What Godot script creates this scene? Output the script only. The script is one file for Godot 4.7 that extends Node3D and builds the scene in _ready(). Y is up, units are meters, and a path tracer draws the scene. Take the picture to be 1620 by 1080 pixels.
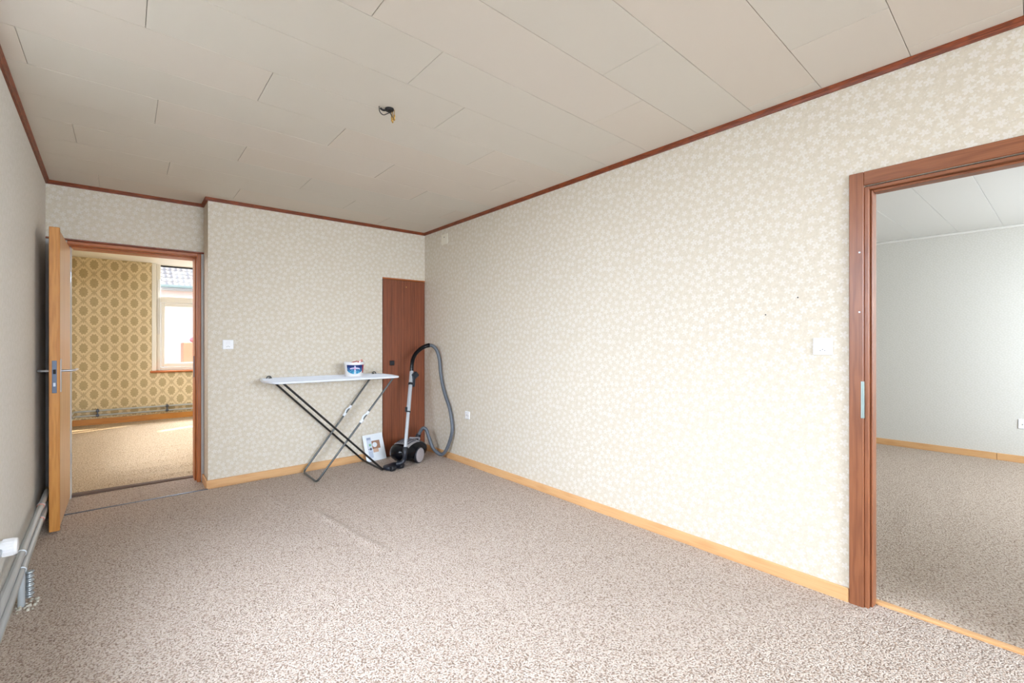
extends Node3D
# Coordinates: x = metres along the far wall, y = up (0 = floor at the right wall), z = -depth from the camera's spot.

const CAM_H := 1.265
const CEIL := 2.535
var M := {}
var used := {}

# ---------------------------------------------------------------- small helpers
func V(e: float, h: float, d: float) -> Vector3:
	return Vector3(e, h, -d)

func floor_y(e: float) -> float:      # the old floor dips slightly away from the right wall
	return -0.0125 * (2.70 - e) if e < 2.70 else 0.0

func new_st() -> SurfaceTool:
	var st := SurfaceTool.new()
	st.begin(Mesh.PRIMITIVE_TRIANGLES)
	return st

func numbered(n: String) -> String:
	if not used.has(n):
		used[n] = 0
		return n
	used[n] += 1
	return "%s_%03d" % [n, used[n]]

func obj(called: String, st, mat: Material, parent: Node3D = null) -> MeshInstance3D:
	var mi := MeshInstance3D.new()
	mi.mesh = st.commit() if st is SurfaceTool else st
	mi.material_override = mat
	mi.cast_shadow = GeometryInstance3D.SHADOW_CASTING_SETTING_ON
	if parent == null:
		mi.name = numbered(called)
		add_child(mi, true)
	else:
		var n := called
		var k := 0
		while parent.has_node(NodePath(n)):
			k += 1
			n = "%s_%03d" % [called, k]
		mi.name = n
		parent.add_child(mi, true)
	return mi

func thing(called: String, label: String, category: String, at := Vector3.ZERO, group := "", kind := "") -> Node3D:
	var o := Node3D.new()
	o.name = numbered(called)
	add_child(o, true)
	o.position = at
	return tag(o, label, category, group, kind)

func tag(o: Node3D, label: String, category: String, group := "", kind := "") -> Node3D:
	o.set_meta("label", label)
	o.set_meta("category", category)
	if group != "":
		o.set_meta("group", group)
	if kind != "":
		o.set_meta("kind", kind)
	return o

func struct(called: String, st, mat: Material, label: String, category: String) -> MeshInstance3D:
	var o := obj(called, st, mat)
	tag(o, label, category, "", "structure")
	return o

func tri(st: SurfaceTool, a: Vector3, b: Vector3, c: Vector3, out: Vector3, ua := Vector2.ZERO, ub := Vector2.ZERO, uc := Vector2.ZERO) -> void:
	if (a - c).cross(a - b).dot(out) < 0.0:
		var t := b; b = c; c = t
		var u := ub; ub = uc; uc = u
	st.set_uv(ua); st.add_vertex(a)
	st.set_uv(ub); st.add_vertex(b)
	st.set_uv(uc); st.add_vertex(c)

func quad(st: SurfaceTool, a: Vector3, b: Vector3, c: Vector3, d: Vector3, out: Vector3, ua := Vector2.ZERO, ub := Vector2.ZERO, uc := Vector2.ZERO, ud := Vector2.ZERO) -> void:
	tri(st, a, b, c, out, ua, ub, uc)
	tri(st, a, c, d, out, ua, uc, ud)

# bevelled box; mode "wood": uv runs along the longest side, mode "wall": u horizontal, v down, in metres
func box(st: SurfaceTool, lo: Vector3, hi: Vector3, bevel := 0.0, mode := "wood", tf := Transform3D.IDENTITY, shift := Vector2.ZERO) -> void:
	st.set_smooth_group(0xFFFFFFFF)
	var c := (lo + hi) / 2.0
	var h := (hi - lo) / 2.0
	h = h.abs()
	var b: float = minf(bevel, minf(h.x, minf(h.y, h.z)) * 0.9)
	var long := 0
	if h.y >= h.x and h.y >= h.z: long = 1
	elif h.z >= h.x: long = 2
	var uvf := func(p: Vector3, axis: int) -> Vector2:
		if mode == "wall":
			if axis == 0: return Vector2(p.z, -p.y)
			if axis == 2: return Vector2(p.x, -p.y)
			return Vector2(p.x, p.z)
		var ax := [0, 1, 2]
		var v: float = p[long]
		var u := 0.0
		for k in 3:
			if k != long and (k != axis or axis == long):
				u += p[k]
		return Vector2(u, v) + shift
	for axis in 3:
		var a1 := (axis + 1) % 3
		var a2 := (axis + 2) % 3
		for s in [-1.0, 1.0]:
			var pts: Array[Vector3] = []
			for q in [[-1, -1], [1, -1], [1, 1], [-1, 1]]:
				var p := c
				p[axis] += s * h[axis]
				p[a1] += q[0] * (h[a1] - b)
				p[a2] += q[1] * (h[a2] - b)
				pts.append(p)
			var n := Vector3.ZERO
			n[axis] = s
			quad(st, tf * pts[0], tf * pts[1], tf * pts[2], tf * pts[3], tf.basis * n, uvf.call(pts[0], axis), uvf.call(pts[1], axis), uvf.call(pts[2], axis), uvf.call(pts[3], axis))
	if b <= 0.0:
		return
	for axis in 3:        # edges parallel to axis
		var a1 := (axis + 1) % 3
		var a2 := (axis + 2) % 3
		for s1 in [-1.0, 1.0]:
			for s2 in [-1.0, 1.0]:
				var pts: Array[Vector3] = []
				for q in [[-1, 0], [1, 0], [1, 1], [-1, 1]]:
					var p := c
					p[axis] += q[0] * (h[axis] - b)
					if q[1] == 0:
						p[a1] += s1 * h[a1]; p[a2] += s2 * (h[a2] - b)
					else:
						p[a1] += s1 * (h[a1] - b); p[a2] += s2 * h[a2]
					pts.append(p)
				var n := Vector3.ZERO
				n[a1] = s1; n[a2] = s2
				quad(st, tf * pts[0], tf * pts[1], tf * pts[2], tf * pts[3], tf.basis * n, uvf.call(pts[0], a1), uvf.call(pts[1], a1), uvf.call(pts[2], a1), uvf.call(pts[3], a1))
	for sx in [-1.0, 1.0]:
		for sy in [-1.0, 1.0]:
			for sz in [-1.0, 1.0]:
				var sg := Vector3(sx, sy, sz)
				var k := c + sg * h
				var p0 := k - Vector3(0, sy, sz) * b
				var p1 := k - Vector3(sx, 0, sz) * b
				var p2 := k - Vector3(sx, sy, 0) * b
				tri(st, tf * p0, tf * p1, tf * p2, tf.basis * sg, uvf.call(p0, 0), uvf.call(p1, 0), uvf.call(p2, 0))

func wall(st: SurfaceTool, e0: float, e1: float, h0: float, h1: float, d0: float, d1: float) -> void:
	box(st, Vector3(e0, h0, -d1), Vector3(e1, h1, -d0), 0.0, "wall")

func bxd(st: SurfaceTool, e0: float, e1: float, h0: float, h1: float, d0: float, d1: float, bevel := 0.002) -> void:
	box(st, Vector3(e0, h0, -d1), Vector3(e1, h1, -d0), bevel)

# a prism whose convex profile (x, y pairs in the plane of right and up) is swept from a to b
func sweep(st: SurfaceTool, profile: PackedVector2Array, a: Vector3, b: Vector3, right: Vector3, up: Vector3) -> void:
	st.set_smooth_group(0xFFFFFFFF)
	var n := profile.size()
	var mid := Vector2.ZERO
	for p in profile: mid += p / n
	var l := a.distance_to(b)
	var acc := 0.0
	for i in n:
		var p := profile[i]
		var q := profile[(i + 1) % n]
		var w := p.distance_to(q)
		var m := (p + q) / 2.0 - mid
		var pa := a + right * p.x + up * p.y
		var qa := a + right * q.x + up * q.y
		var pb := b + right * p.x + up * p.y
		var qb := b + right * q.x + up * q.y
		quad(st, pa, pb, qb, qa, right * m.x + up * m.y, Vector2(acc, 0), Vector2(acc, l), Vector2(acc + w, l), Vector2(acc + w, 0))
		tri(st, a + right * mid.x + up * mid.y, pa, qa, a - b)
		tri(st, b + right * mid.x + up * mid.y, pb, qb, b - a)
		acc += w

func smooth_path(pts: Array, steps := 8) -> PackedVector3Array:
	var out := PackedVector3Array()
	for i in pts.size() - 1:
		var p0: Vector3 = pts[max(i - 1, 0)]
		var p1: Vector3 = pts[i]
		var p2: Vector3 = pts[i + 1]
		var p3: Vector3 = pts[min(i + 2, pts.size() - 1)]
		for k in steps:
			out.append(p1.cubic_interpolate(p2, p0, p3, float(k) / steps))
	out.append(pts[pts.size() - 1])
	return out

# polyline with rounded corners
func rounded_path(pts: Array, r: float, steps := 6, closed := false) -> PackedVector3Array:
	var out := PackedVector3Array()
	var n := pts.size()
	for i in n:
		var p: Vector3 = pts[i]
		if not closed and (i == 0 or i == n - 1):
			out.append(p)
			continue
		var a: Vector3 = pts[(i - 1 + n) % n]
		var b: Vector3 = pts[(i + 1) % n]
		var ra: float = minf(r, p.distance_to(a) * 0.49)
		var rb: float = minf(r, p.distance_to(b) * 0.49)
		var pa := p + (a - p).normalized() * ra
		var pb := p + (b - p).normalized() * rb
		for k in steps + 1:
			var t := float(k) / steps
			out.append(pa.lerp(p, t).lerp(p.lerp(pb, t), t))
	if closed:
		out.append(out[0])
	return out

func tube(st: SurfaceTool, path: PackedVector3Array, radius: float, sides := 10, radii := PackedFloat32Array(), caps := true) -> void:
	st.set_smooth_group(0)
	var rings: Array = []
	var prev_n := Vector3.ZERO
	var acc := 0.0
	for i in path.size():
		var t: Vector3
		if i == 0: t = path[1] - path[0]
		elif i == path.size() - 1: t = path[i] - path[i - 1]
		else: t = (path[i + 1] - path[i]).normalized() + (path[i] - path[i - 1]).normalized()
		t = t.normalized()
		if i > 0: acc += path[i].distance_to(path[i - 1])
		var n := prev_n
		if i == 0:
			n = Vector3.UP if absf(t.y) < 0.9 else Vector3.RIGHT
		n = (n - t * n.dot(t)).normalized()
		prev_n = n
		var bn := t.cross(n)
		var r: float = radii[i] if radii.size() > i else radius
		var ring: Array = []
		for k in sides + 1:
			var a := TAU * k / sides
			ring.append([path[i] + (n * cos(a) + bn * sin(a)) * r, Vector2(float(k) / sides, acc), n * cos(a) + bn * sin(a)])
		rings.append([ring, path[i], t])
	for i in rings.size() - 1:
		var A: Array = rings[i][0]
		var B: Array = rings[i + 1][0]
		for k in sides:
			quad(st, A[k][0], B[k][0], B[k + 1][0], A[k + 1][0], A[k][2] + A[k + 1][2], A[k][1], B[k][1], B[k + 1][1], A[k + 1][1])
	if caps:
		st.set_smooth_group(0xFFFFFFFF)
		for e in [0, rings.size() - 1]:
			var R: Array = rings[e][0]
			var o: Vector3 = rings[e][2] * (-1.0 if e == 0 else 1.0)
			for k in sides:
				tri(st, rings[e][1], R[k][0], R[k + 1][0], o)

# lathe about an axis: profile of (radius, distance along the axis)
func lathe(st: SurfaceTool, profile: PackedVector2Array, at: Vector3, axis := Vector3.UP, sides := 24, smooth := true) -> void:
	st.set_smooth_group(0 if smooth else 0xFFFFFFFF)
	var t := axis.normalized()
	var n := (Vector3.RIGHT if absf(t.x) < 0.8 else Vector3.FORWARD)
	n = (n - t * n.dot(t)).normalized()
	var bn := t.cross(n)
	var acc := 0.0
	for i in profile.size() - 1:
		var p := profile[i]
		var q := profile[i + 1]
		var seg := q - p
		if seg.length() < 1e-6: continue
		st.set_smooth_group(i if smooth and i < 30 else 0xFFFFFFFF)
		var nr := Vector2(seg.y, -seg.x)   # outwards for profiles that run along +axis
		for k in sides:
			var a := TAU * k / sides
			var b := TAU * (k + 1) / sides
			var da := n * cos(a) + bn * sin(a)
			var db := n * cos(b) + bn * sin(b)
			var o := ((da + db) / 2.0) * nr.x + t * nr.y
			quad(st, at + da * p.x + t * p.y, at + db * p.x + t * p.y, at + db * q.x + t * q.y, at + da * q.x + t * q.y, o,
				Vector2(float(k) / sides, acc), Vector2(float(k + 1) / sides, acc), Vector2(float(k + 1) / sides, acc + seg.length()), Vector2(float(k) / sides, acc + seg.length()))
		acc += seg.length()

func done(st: SurfaceTool) -> SurfaceTool:
	st.generate_normals()
	return st

# flat polygon (in e, d) extruded between two heights, lower face drawn in by c
func slab(st: SurfaceTool, poly: PackedVector2Array, y_top: float, y_low: float, c: float) -> void:
	st.set_smooth_group(0xFFFFFFFF)
	var n := poly.size()
	var mid := Vector2.ZERO
	for p in poly: mid += p / n
	var inner := Geometry2D.offset_polygon(poly, -c, Geometry2D.JOIN_MITER)
	var low: PackedVector2Array = inner[0] if inner.size() == 1 and inner[0].size() == n else poly
	# line the corners up
	if low != poly:
		var best := 0
		for k in n:
			if low[k].distance_to(poly[0]) < low[best].distance_to(poly[0]): best = k
		var turned := PackedVector2Array()
		for k in n: turned.append(low[(best + k) % n])
		if Geometry2D.is_polygon_clockwise(turned) != Geometry2D.is_polygon_clockwise(poly):
			turned = PackedVector2Array()
			for k in n: turned.append(low[(best - k + n) % n])
		low = turned
	var idx := Geometry2D.triangulate_polygon(low)
	for i in range(0, idx.size(), 3):
		var a := low[idx[i]]; var b := low[idx[i + 1]]; var d := low[idx[i + 2]]
		tri(st, V(a.x, y_low, a.y), V(b.x, y_low, b.y), V(d.x, y_low, d.y), Vector3.DOWN, a, b, d)
		a = poly[idx[i]]; b = poly[idx[i + 1]]; d = poly[idx[i + 2]]
		tri(st, V(a.x, y_top, a.y), V(b.x, y_top, b.y), V(d.x, y_top, d.y), Vector3.UP, a, b, d)
	var y_mid := y_low + c
	for i in n:
		var j := (i + 1) % n
		var o := (poly[i] + poly[j]) / 2.0 - mid
		var out := Vector3(o.x, 0, -o.y)
		quad(st, V(poly[i].x, y_top, poly[i].y), V(poly[j].x, y_top, poly[j].y), V(poly[j].x, y_mid, poly[j].y), V(poly[i].x, y_mid, poly[i].y), out)
		quad(st, V(poly[i].x, y_mid, poly[i].y), V(poly[j].x, y_mid, poly[j].y), V(low[j].x, y_low, low[j].y), V(low[i].x, y_low, low[i].y), out + Vector3.DOWN * 0.3)

# ---------------------------------------------------------------- textures and materials
func col(r: int, g: int, b: int) -> Color:
	return Color(r / 255.0, g / 255.0, b / 255.0)

func mat(called: String, c: Color, rough := 0.6, metal := 0.0) -> StandardMaterial3D:
	var m := StandardMaterial3D.new()
	m.resource_name = called
	m.albedo_color = c
	m.roughness = rough
	m.metallic = metal
	M[called] = m
	return m

func tex_mat(called: String, img: Image, per_metre: Vector2, rough := 0.6) -> StandardMaterial3D:
	var m := mat(called, Color.WHITE, rough)
	img.generate_mipmaps()
	m.albedo_texture = ImageTexture.create_from_image(img)
	m.uv1_scale = Vector3(per_metre.x, per_metre.y, 1)
	return m

func to_image(w: int, h: int, data: PackedByteArray) -> Image:
	return Image.create_from_data(w, h, false, Image.FORMAT_RGB8, data)

func put_px(data: PackedByteArray, at: int, c: Color) -> void:
	data[at] = int(clampf(c.r, 0, 1) * 255.0); data[at + 1] = int(clampf(c.g, 0, 1) * 255.0); data[at + 2] = int(clampf(c.b, 0, 1) * 255.0)

func wood_image(light: Color, dark: Color, seed_: int, across: float, along: float, stripes: float, sharp: float) -> Image:
	var w := 256
	var h := 512
	var n := FastNoiseLite.new()
	n.seed = seed_; n.frequency = 1.0; n.noise_type = FastNoiseLite.TYPE_SIMPLEX; n.fractal_octaves = 3
	var data := PackedByteArray()
	data.resize(w * h * 3)
	for y in h:
		for x in w:
			# wrapped on both sides by walking a circle across and mirroring along
			var fx := float(x) / w
			var fy := absf(float(y) / h * 2.0 - 1.0)
			var cx := cos(TAU * fx) * across / TAU
			var cy := sin(TAU * fx) * across / TAU
			var big := n.get_noise_3d(cx * 0.3, cy * 0.3, fy * along * 0.3)
			var fine := n.get_noise_3d(cx * 5.0 + 7.0, cy * 5.0, fy * along * 0.8)
			var band := 0.5 + 0.5 * sin((fx * stripes + big * 1.3) * TAU)
			band = pow(band, sharp)
			var t := clampf(0.42 * band + 0.62 * (fine * 0.5 + 0.5) - 0.04, 0.0, 1.0)
			put_px(data, (y * w + x) * 3, light.lerp(dark, t))
	return to_image(w, h, data)

func stripe_image(light: Color, mid: Color, dark: Color, seed_: int) -> Image:     # fine straight veneer lines
	var w := 512
	var h := 256
	var n := FastNoiseLite.new()
	n.seed = seed_; n.frequency = 1.0; n.fractal_octaves = 2
	var data := PackedByteArray()
	data.resize(w * h * 3)
	for x in w:
		var lines := 0.5 + 0.5 * n.get_noise_2d(x * 0.21, 3.0)
		var broad := 0.5 + 0.5 * n.get_noise_2d(x * 0.03, 40.0)
		for y in h:
			var wob := n.get_noise_2d(x * 0.16 + n.get_noise_2d(x * 0.02, y * 0.02) * 0.8, y * 0.012 + 90.0)
			var t := clampf(lines * 0.6 + 0.4 * (0.5 + 0.5 * wob), 0, 1)
			var c := light.lerp(mid, broad)
			var k := smoothstep(0.5, 0.72, t)
			put_px(data, (y * w + x) * 3, c.lerp(dark, k))
	return to_image(w, h, data)

func wallpaper_image(bg: Color, flower: Color, seed_: int) -> Image:
	var s := 1024
	var rng := RandomNumberGenerator.new()
	rng.seed = seed_
	var data := PackedByteArray()
	data.resize(s * s * 3)
	var n := FastNoiseLite.new()
	n.seed = seed_; n.frequency = 0.02
	var noise := n.get_seamless_image(s, s)
	var nd := noise.get_data()
	for i in s * s:
		var t := (nd[i] / 255.0 - 0.5) * 0.05
		put_px(data, i * 3, Color(bg.r + t, bg.g + t, bg.b + t))
	# scattered specks and small leaves
	for k in 2600:
		var x0 := rng.randi_range(0, s - 1)
		var y0 := rng.randi_range(0, s - 1)
		var r := rng.randf_range(1.6, 4.6)
		var a := rng.randf() * TAU
		var el := rng.randf_range(1.0, 2.2)
		var R := int(r * el) + 1
		var c := bg.lerp(flower, rng.randf_range(0.35, 0.8))
		for dy in range(-R, R + 1):
			for dx in range(-R, R + 1):
				var px := dx * cos(a) + dy * sin(a)
				var py := -dx * sin(a) + dy * cos(a)
				if (px / el) * (px / el) + py * py < r * r:
					put_px(data, ((posmod(y0 + dy, s)) * s + posmod(x0 + dx, s)) * 3, c)
	# five-petalled flowers
	var spots: Array[Vector2] = []
	var tries := 0
	while spots.size() < 118 and tries < 9000:
		tries += 1
		var p := Vector2(rng.randf() * s, rng.randf() * s)
		var ok := true
		for q in spots:
			var dx := absf(p.x - q.x); dx = minf(dx, s - dx)
			var dy := absf(p.y - q.y); dy = minf(dy, s - dy)
			if dx * dx + dy * dy < 74.0 * 74.0:
				ok = false
				break
		if ok: spots.append(p)
	for p in spots:
		var r0 := rng.randf_range(32.0, 43.0)
		var a0 := rng.randf() * TAU
		var squash := rng.randf_range(0.88, 1.0)
		var R := int(r0) + 1
		var c := bg.lerp(flower, rng.randf_range(0.8, 1.0))
		for dy in range(-R, R + 1):
			for dx in range(-R, R + 1):
				var ry := dy / squash
				var rr := sqrt(dx * dx + ry * ry)
				if rr > r0: continue
				var th := atan2(ry, dx) - a0
				var petal := pow(absf(cos(th * 2.5)), 0.9)
				if rr < r0 * (0.2 + 0.8 * petal):
					var cc := c
					if rr < r0 * 0.13: cc = bg.lerp(flower, 0.25)
					elif petal > 0.985 and rr < r0 * 0.7: cc = bg.lerp(flower, 0.6)
					put_px(data, ((posmod(int(p.y) + dy, s)) * s + posmod(int(p.x) + dx, s)) * 3, cc)
	return to_image(s, s, data)

func damask_image(light: Color, dark: Color) -> Image:
	var s := 384
	var data := PackedByteArray()
	data.resize(s * s * 3)
	for y in s:
		for x in s:
			var u := float(x) / s
			var v := float(y) / s
			# nearest medallion centre: (.5,.5) or a corner
			var bx := u - 0.5
			var by := v - 0.5
			if absf(bx) + absf(by) > 0.5:
				bx = u - roundf(u)
				by = v - roundf(v)
			var t := 0.0
			var th := atan2(by, bx)
			var r := Vector2(bx / 0.205, by / 0.255).length()
			if r < 1.0 + 0.09 * cos(th * 10.0):
				t = 0.92
				var fan := Vector2(bx, by - 0.10)
				var fa := atan2(fan.x, -fan.y)
				if absf(fmod(absf(fa) * 6.0 + 0.5, 1.0) - 0.5) < 0.14 and r < 0.85 and fan.length() > 0.06: t = 0.6
				if absf(r - 0.9) < 0.05: t = 0.75
			else:
				# leaves where the lattice crosses, and small scrolls along its bands
				var nx := absf(absf(bx) - 0.5)
				var ny := absf(absf(by) - 0.5)
				var edge := 0.5 - (absf(bx) + absf(by))
				var leaf_a := Vector2(nx / 0.125, by / 0.165)
				var leaf_b := Vector2(bx / 0.165, ny / 0.125)
				if leaf_a.length() < 0.95 - 0.35 * cos(atan2(by, nx) * 6.0): t = 0.62
				if leaf_b.length() < 0.95 - 0.35 * cos(atan2(ny, bx) * 6.0): t = 0.62
				var along := absf(bx) - absf(by)
				var scroll := sin(along * 44.0)
				if absf(edge - 0.035 - 0.022 * scroll) < 0.024 and absf(along) < 0.36: t = maxf(t, 0.55)
				if edge < 0.014 and t < 0.5: t = 0.0
			put_px(data, (y * s + x) * 3, light.lerp(dark, t))
	return to_image(s, s, data)

func carpet_images(seed_: int, light: Color, mid: Color, dark: Color, cells: int) -> Array:
	var s := 1024
	var rng := RandomNumberGenerator.new()
	rng.seed = seed_
	var data := PackedByteArray()
	data.resize(s * s * 3)
	for i in s * s: put_px(data, i * 3, dark)
	var height := PackedByteArray()
	height.resize(s * s)
	var cw := float(s) / cells
	# each loop of yarn is a small rounded oval; the higher one wins, and all wraps round at the edges
	for cy in cells:
		for cx in cells:
			var x0 := (cx + rng.randf()) * cw
			var y0 := (cy + rng.randf()) * cw
			var a := rng.randf() * TAU
			var ca := cos(a)
			var sa := sin(a)
			var ra := cw * rng.randf_range(0.68, 1.0)
			var rb := cw * rng.randf_range(0.46, 0.64)
			var q := rng.randf()
			var c: Color
			if q < 0.5: c = mid.lerp(light, q / 0.5)
			elif q < 0.86: c = light
			else: c = mid.lerp(dark, (q - 0.86) / 0.14 * 0.8)
			var lift := rng.randf_range(0.78, 1.0)
			var R := int(ra) + 1
			for dy in range(-R, R + 1):
				for dx in range(-R, R + 1):
					var px := (dx * ca + dy * sa) / ra
					var py := (-dx * sa + dy * ca) / rb
					var rr := px * px + py * py
					if rr >= 1.0: continue
					var hgt := int(lift * sqrt(1.0 - rr) * 255.0)
					var at := posmod(int(y0) + dy, s) * s + posmod(int(x0) + dx, s)
					if hgt > height[at]:
						height[at] = hgt
						put_px(data, at * 3, c if rr < 0.6 else c.lerp(dark, (rr - 0.6) * 0.9))
	var him := Image.create_from_data(s, s, false, Image.FORMAT_L8, height)
	return [to_image(s, s, data), him]

func bucket_label() -> Image:
	var w := 256
	var h := 96
	var n := FastNoiseLite.new()
	n.seed = 9; n.frequency = 0.035; n.fractal_octaves = 3
	var data := PackedByteArray()
	data.resize(w * h * 3)
	for y in h:
		for x in w:
			var v := float(y) / h
			var u := (x - 128.0) / 92.0
			var c := col(20, 60, 130).lerp(col(40, 150, 190), smoothstep(0.25, 0.8, v + 0.35 * n.get_noise_2d(x, y)))
			var k := n.get_noise_2d(x * 1.7 + 300.0, y * 1.7)
			if k > 0.28 and v > 0.35: c = c.lerp(col(165, 225, 240), 0.7)
			if v < 0.2 and absf(u) > 0.1: c = col(16, 40, 105)
			# scalloped lower edge: the tub's white shows below
			if v > 0.88 - 0.16 * u * u - 0.03 * sin(x * 0.4): c = col(232, 234, 236)
			# pale arc of illegible lettering
			var arc := 0.30 + 0.10 * u * u
			if absf(v - arc) < 0.055 and absf(u) < 0.82:
				c = col(226, 214, 236) if fmod(float(x), 9.0) < 6.5 else col(150, 150, 205)
			# pale figure-like splash in the middle
			if absf(u - 0.02) < 0.12 + 0.22 * maxf(0.0, v - 0.5) and v > 0.08 and v < 0.9: c = c.lerp(col(228, 226, 240), 0.75)
			if Vector2(u, (v - 0.36) * 0.9).length() < 0.09: c = col(224, 130, 190)
			if Vector2(u - 0.02, (v - 0.66) * 1.2).length() < 0.045: c = col(120, 40, 70)
			put_px(data, (y * w + x) * 3, c)
	return to_image(w, h, data)

func bag_label() -> Image:
	var w := 64
	var h := 256
	var rng := RandomNumberGenerator.new()
	rng.seed = 4
	var data := PackedByteArray()
	data.resize(w * h * 3)
	for i in w * h: put_px(data, i * 3, col(208, 218, 232))
	var img := to_image(w, h, data)
	img.fill_rect(Rect2i(4, 6, 56, 30), col(176, 188, 208))
	for k in 5:
		img.fill_rect(Rect2i(8 + k * 10, 10, 6, 14), col(120, 134, 160))
	img.fill_rect(Rect2i(22, 82, 32, 30), col(150, 196, 168))
	img.fill_rect(Rect2i(28, 90, 20, 14), col(110, 168, 134))
	for y in range(-16, 17):
		for x in range(-16, 17):
			if x * x + y * y < 240: img.set_pixel(40 + x if 40 + x < 64 else 63, 146 + y, col(70, 72, 92))
	img.fill_rect(Rect2i(10, 140, 10, 14), col(110, 112, 130))
	for y in range(176, 250, 6):
		var x := 6
		while x < 54:
			var l := rng.randi_range(3, 9)
			img.fill_rect(Rect2i(x, y, mini(l, 58 - x), 3), col(150, 164, 194))
			x += l + 3
	return img

func materials() -> void:
	var wp := wallpaper_image(col(213, 203, 184), col(225, 219, 209), 11)
	var m := tex_mat("floral_wallpaper", wp, Vector2(1.0 / 0.53, 1.0 / 0.53), 0.62)
	var wp2 := wallpaper_image(col(220, 217, 210), col(226, 223, 218), 23)
	tex_mat("plain_wallpaper", wp2, Vector2(1.0 / 0.53, 1.0 / 0.53), 0.7)
	tex_mat("grey_wallpaper", wallpaper_image(col(212, 210, 202), col(220, 218, 212), 31), Vector2(1.0 / 0.25, 1.0 / 0.25), 0.75)
	tex_mat("damask_wallpaper", damask_image(col(222, 207, 172), col(174, 156, 118)), Vector2(1.0 / 0.245, 1.0 / 0.29), 0.6)
	var ca := carpet_images(5, col(213, 204, 196), col(190, 175, 163), col(146, 128, 115), 180)
	for pair in [["carpet", Color(0.96, 0.935, 0.91)], ["side_carpet", Color(0.97, 0.94, 0.90)], ["bedroom_carpet", Color(1.0, 0.95, 0.85)]]:
		m = tex_mat(pair[0], ca[0], Vector2(1.0 / 1.25, 1.0 / 1.25), 0.95)
		m.albedo_color = pair[1]
		m.heightmap_enabled = true
		m.heightmap_scale = 0.5
		m.heightmap_texture = M["carpet"].heightmap_texture if M.has("carpet") and M["carpet"].heightmap_texture else ImageTexture.create_from_image(ca[1])
	tex_mat("red_trim_wood", wood_image(col(158, 76, 30), col(84, 34, 12), 3, 10.0, 5.0, 3.0, 1.4), Vector2(10.0, 1.6), 0.42)
	tex_mat("frame_wood", wood_image(col(156, 98, 64), col(120, 70, 44), 6, 8.0, 3.0, 2.0, 1.2), Vector2(5.0, 0.8), 0.38)
	tex_mat("lining_wood", wood_image(col(192, 112, 54), col(152, 80, 34), 8, 8.0, 3.0, 2.0, 1.2), Vector2(5.0, 0.8), 0.4)
	tex_mat("edge_wood", wood_image(col(214, 152, 74), col(182, 116, 48), 12, 8.0, 3.0, 2.0, 1.2), Vector2(8.0, 0.8), 0.4)
	tex_mat("pale_wood", wood_image(col(226, 188, 146), col(208, 164, 120), 14, 6.0, 2.5, 2.0, 1.2), Vector2(3.0, 0.6), 0.4)
	tex_mat("skirting_wood", wood_image(col(226, 182, 130), col(206, 152, 100), 16, 6.0, 3.0, 1.0, 1.2), Vector2(6.0, 0.7), 0.42)
	tex_mat("zebra_wood", stripe_image(col(146, 82, 50), col(124, 65, 39), col(74, 36, 22), 21), Vector2(1.0 / 0.42, 0.5), 0.42)
	mat("ceiling_board", col(216, 208, 197), 0.7)
	mat("ceiling_board_warm", col(216, 207, 195), 0.7)
	mat("ceiling_board_cool", col(214, 208, 197), 0.7)
	mat("ceiling_white", col(226, 226, 222), 0.7)
	mat("ceiling_dark", col(120, 110, 96), 0.9)
	mat("white_paint", col(232, 231, 226), 0.5)
	mat("grey_paint", col(196, 198, 200), 0.5)
	mat("old_skirting", col(196, 190, 176), 0.6)
	mat("plaster", col(216, 212, 202), 0.8)
	mat("white_plastic", col(238, 239, 242), 0.35)
	mat("cream_plastic", col(234, 228, 212), 0.5)
	mat("dark_hole", col(26, 24, 24), 0.7)
	mat("galvanised", col(176, 184, 190), 0.34, 0.75)
	mat("pipe_paint", col(178, 184, 188), 0.4, 0.25)
	mat("copper_ring", col(168, 92, 66), 0.45, 0.5)
	mat("steel", col(196, 202, 210), 0.28, 0.9)
	mat("steel_dark", col(96, 104, 118), 0.4, 0.8)
	mat("strike_metal", col(158, 176, 172), 0.4, 0.6)
	mat("black_plastic", col(24, 26, 32), 0.45)
	mat("navy_plastic", col(22, 27, 38), 0.38)
	m = mat("gloss_black", col(8, 10, 16), 0.2)
	m.metallic_specular = 0.35
	mat("silver_plastic", col(162, 162, 168), 0.35, 0.3)
	mat("wheel_grey", col(172, 166, 168), 0.4, 0.1)
	mat("wand_silver", col(192, 198, 206), 0.3, 0.45)
	mat("hose_grey", col(96, 102, 110), 0.45, 0.15)
	mat("tube_black", col(20, 20, 20), 0.35)
	mat("tube_grey", col(84, 88, 88), 0.32, 0.45)
	mat("rack_white", col(226, 232, 240), 0.35)
	mat("brass", col(190, 152, 84), 0.35, 0.7)
	mat("red_plastic", col(200, 52, 34), 0.4)
	mat("label_red", col(178, 36, 50), 0.45)
	mat("cardboard", col(160, 120, 96), 0.8)
	mat("light_card", col(214, 180, 156), 0.8)
	mat("wrapper", col(234, 240, 245), 0.3)
	m = mat("bucket_print", Color.WHITE, 0.4)
	var im := bucket_label(); im.generate_mipmaps()
	m.albedo_texture = ImageTexture.create_from_image(im)
	m = mat("bag_print", Color.WHITE, 0.4)
	im = bag_label(); im.generate_mipmaps()
	m.albedo_texture = ImageTexture.create_from_image(im)
	m = mat("glass", Color(0.92, 0.96, 0.96, 0.06), 0.02)
	m.transparency = BaseMaterial3D.TRANSPARENCY_ALPHA
	mat("roof_tile", col(168, 164, 164), 0.7)
	mat("roof_tile_dark", col(152, 148, 150), 0.7)
	mat("roof_tile_light", col(184, 180, 178), 0.7)
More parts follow.
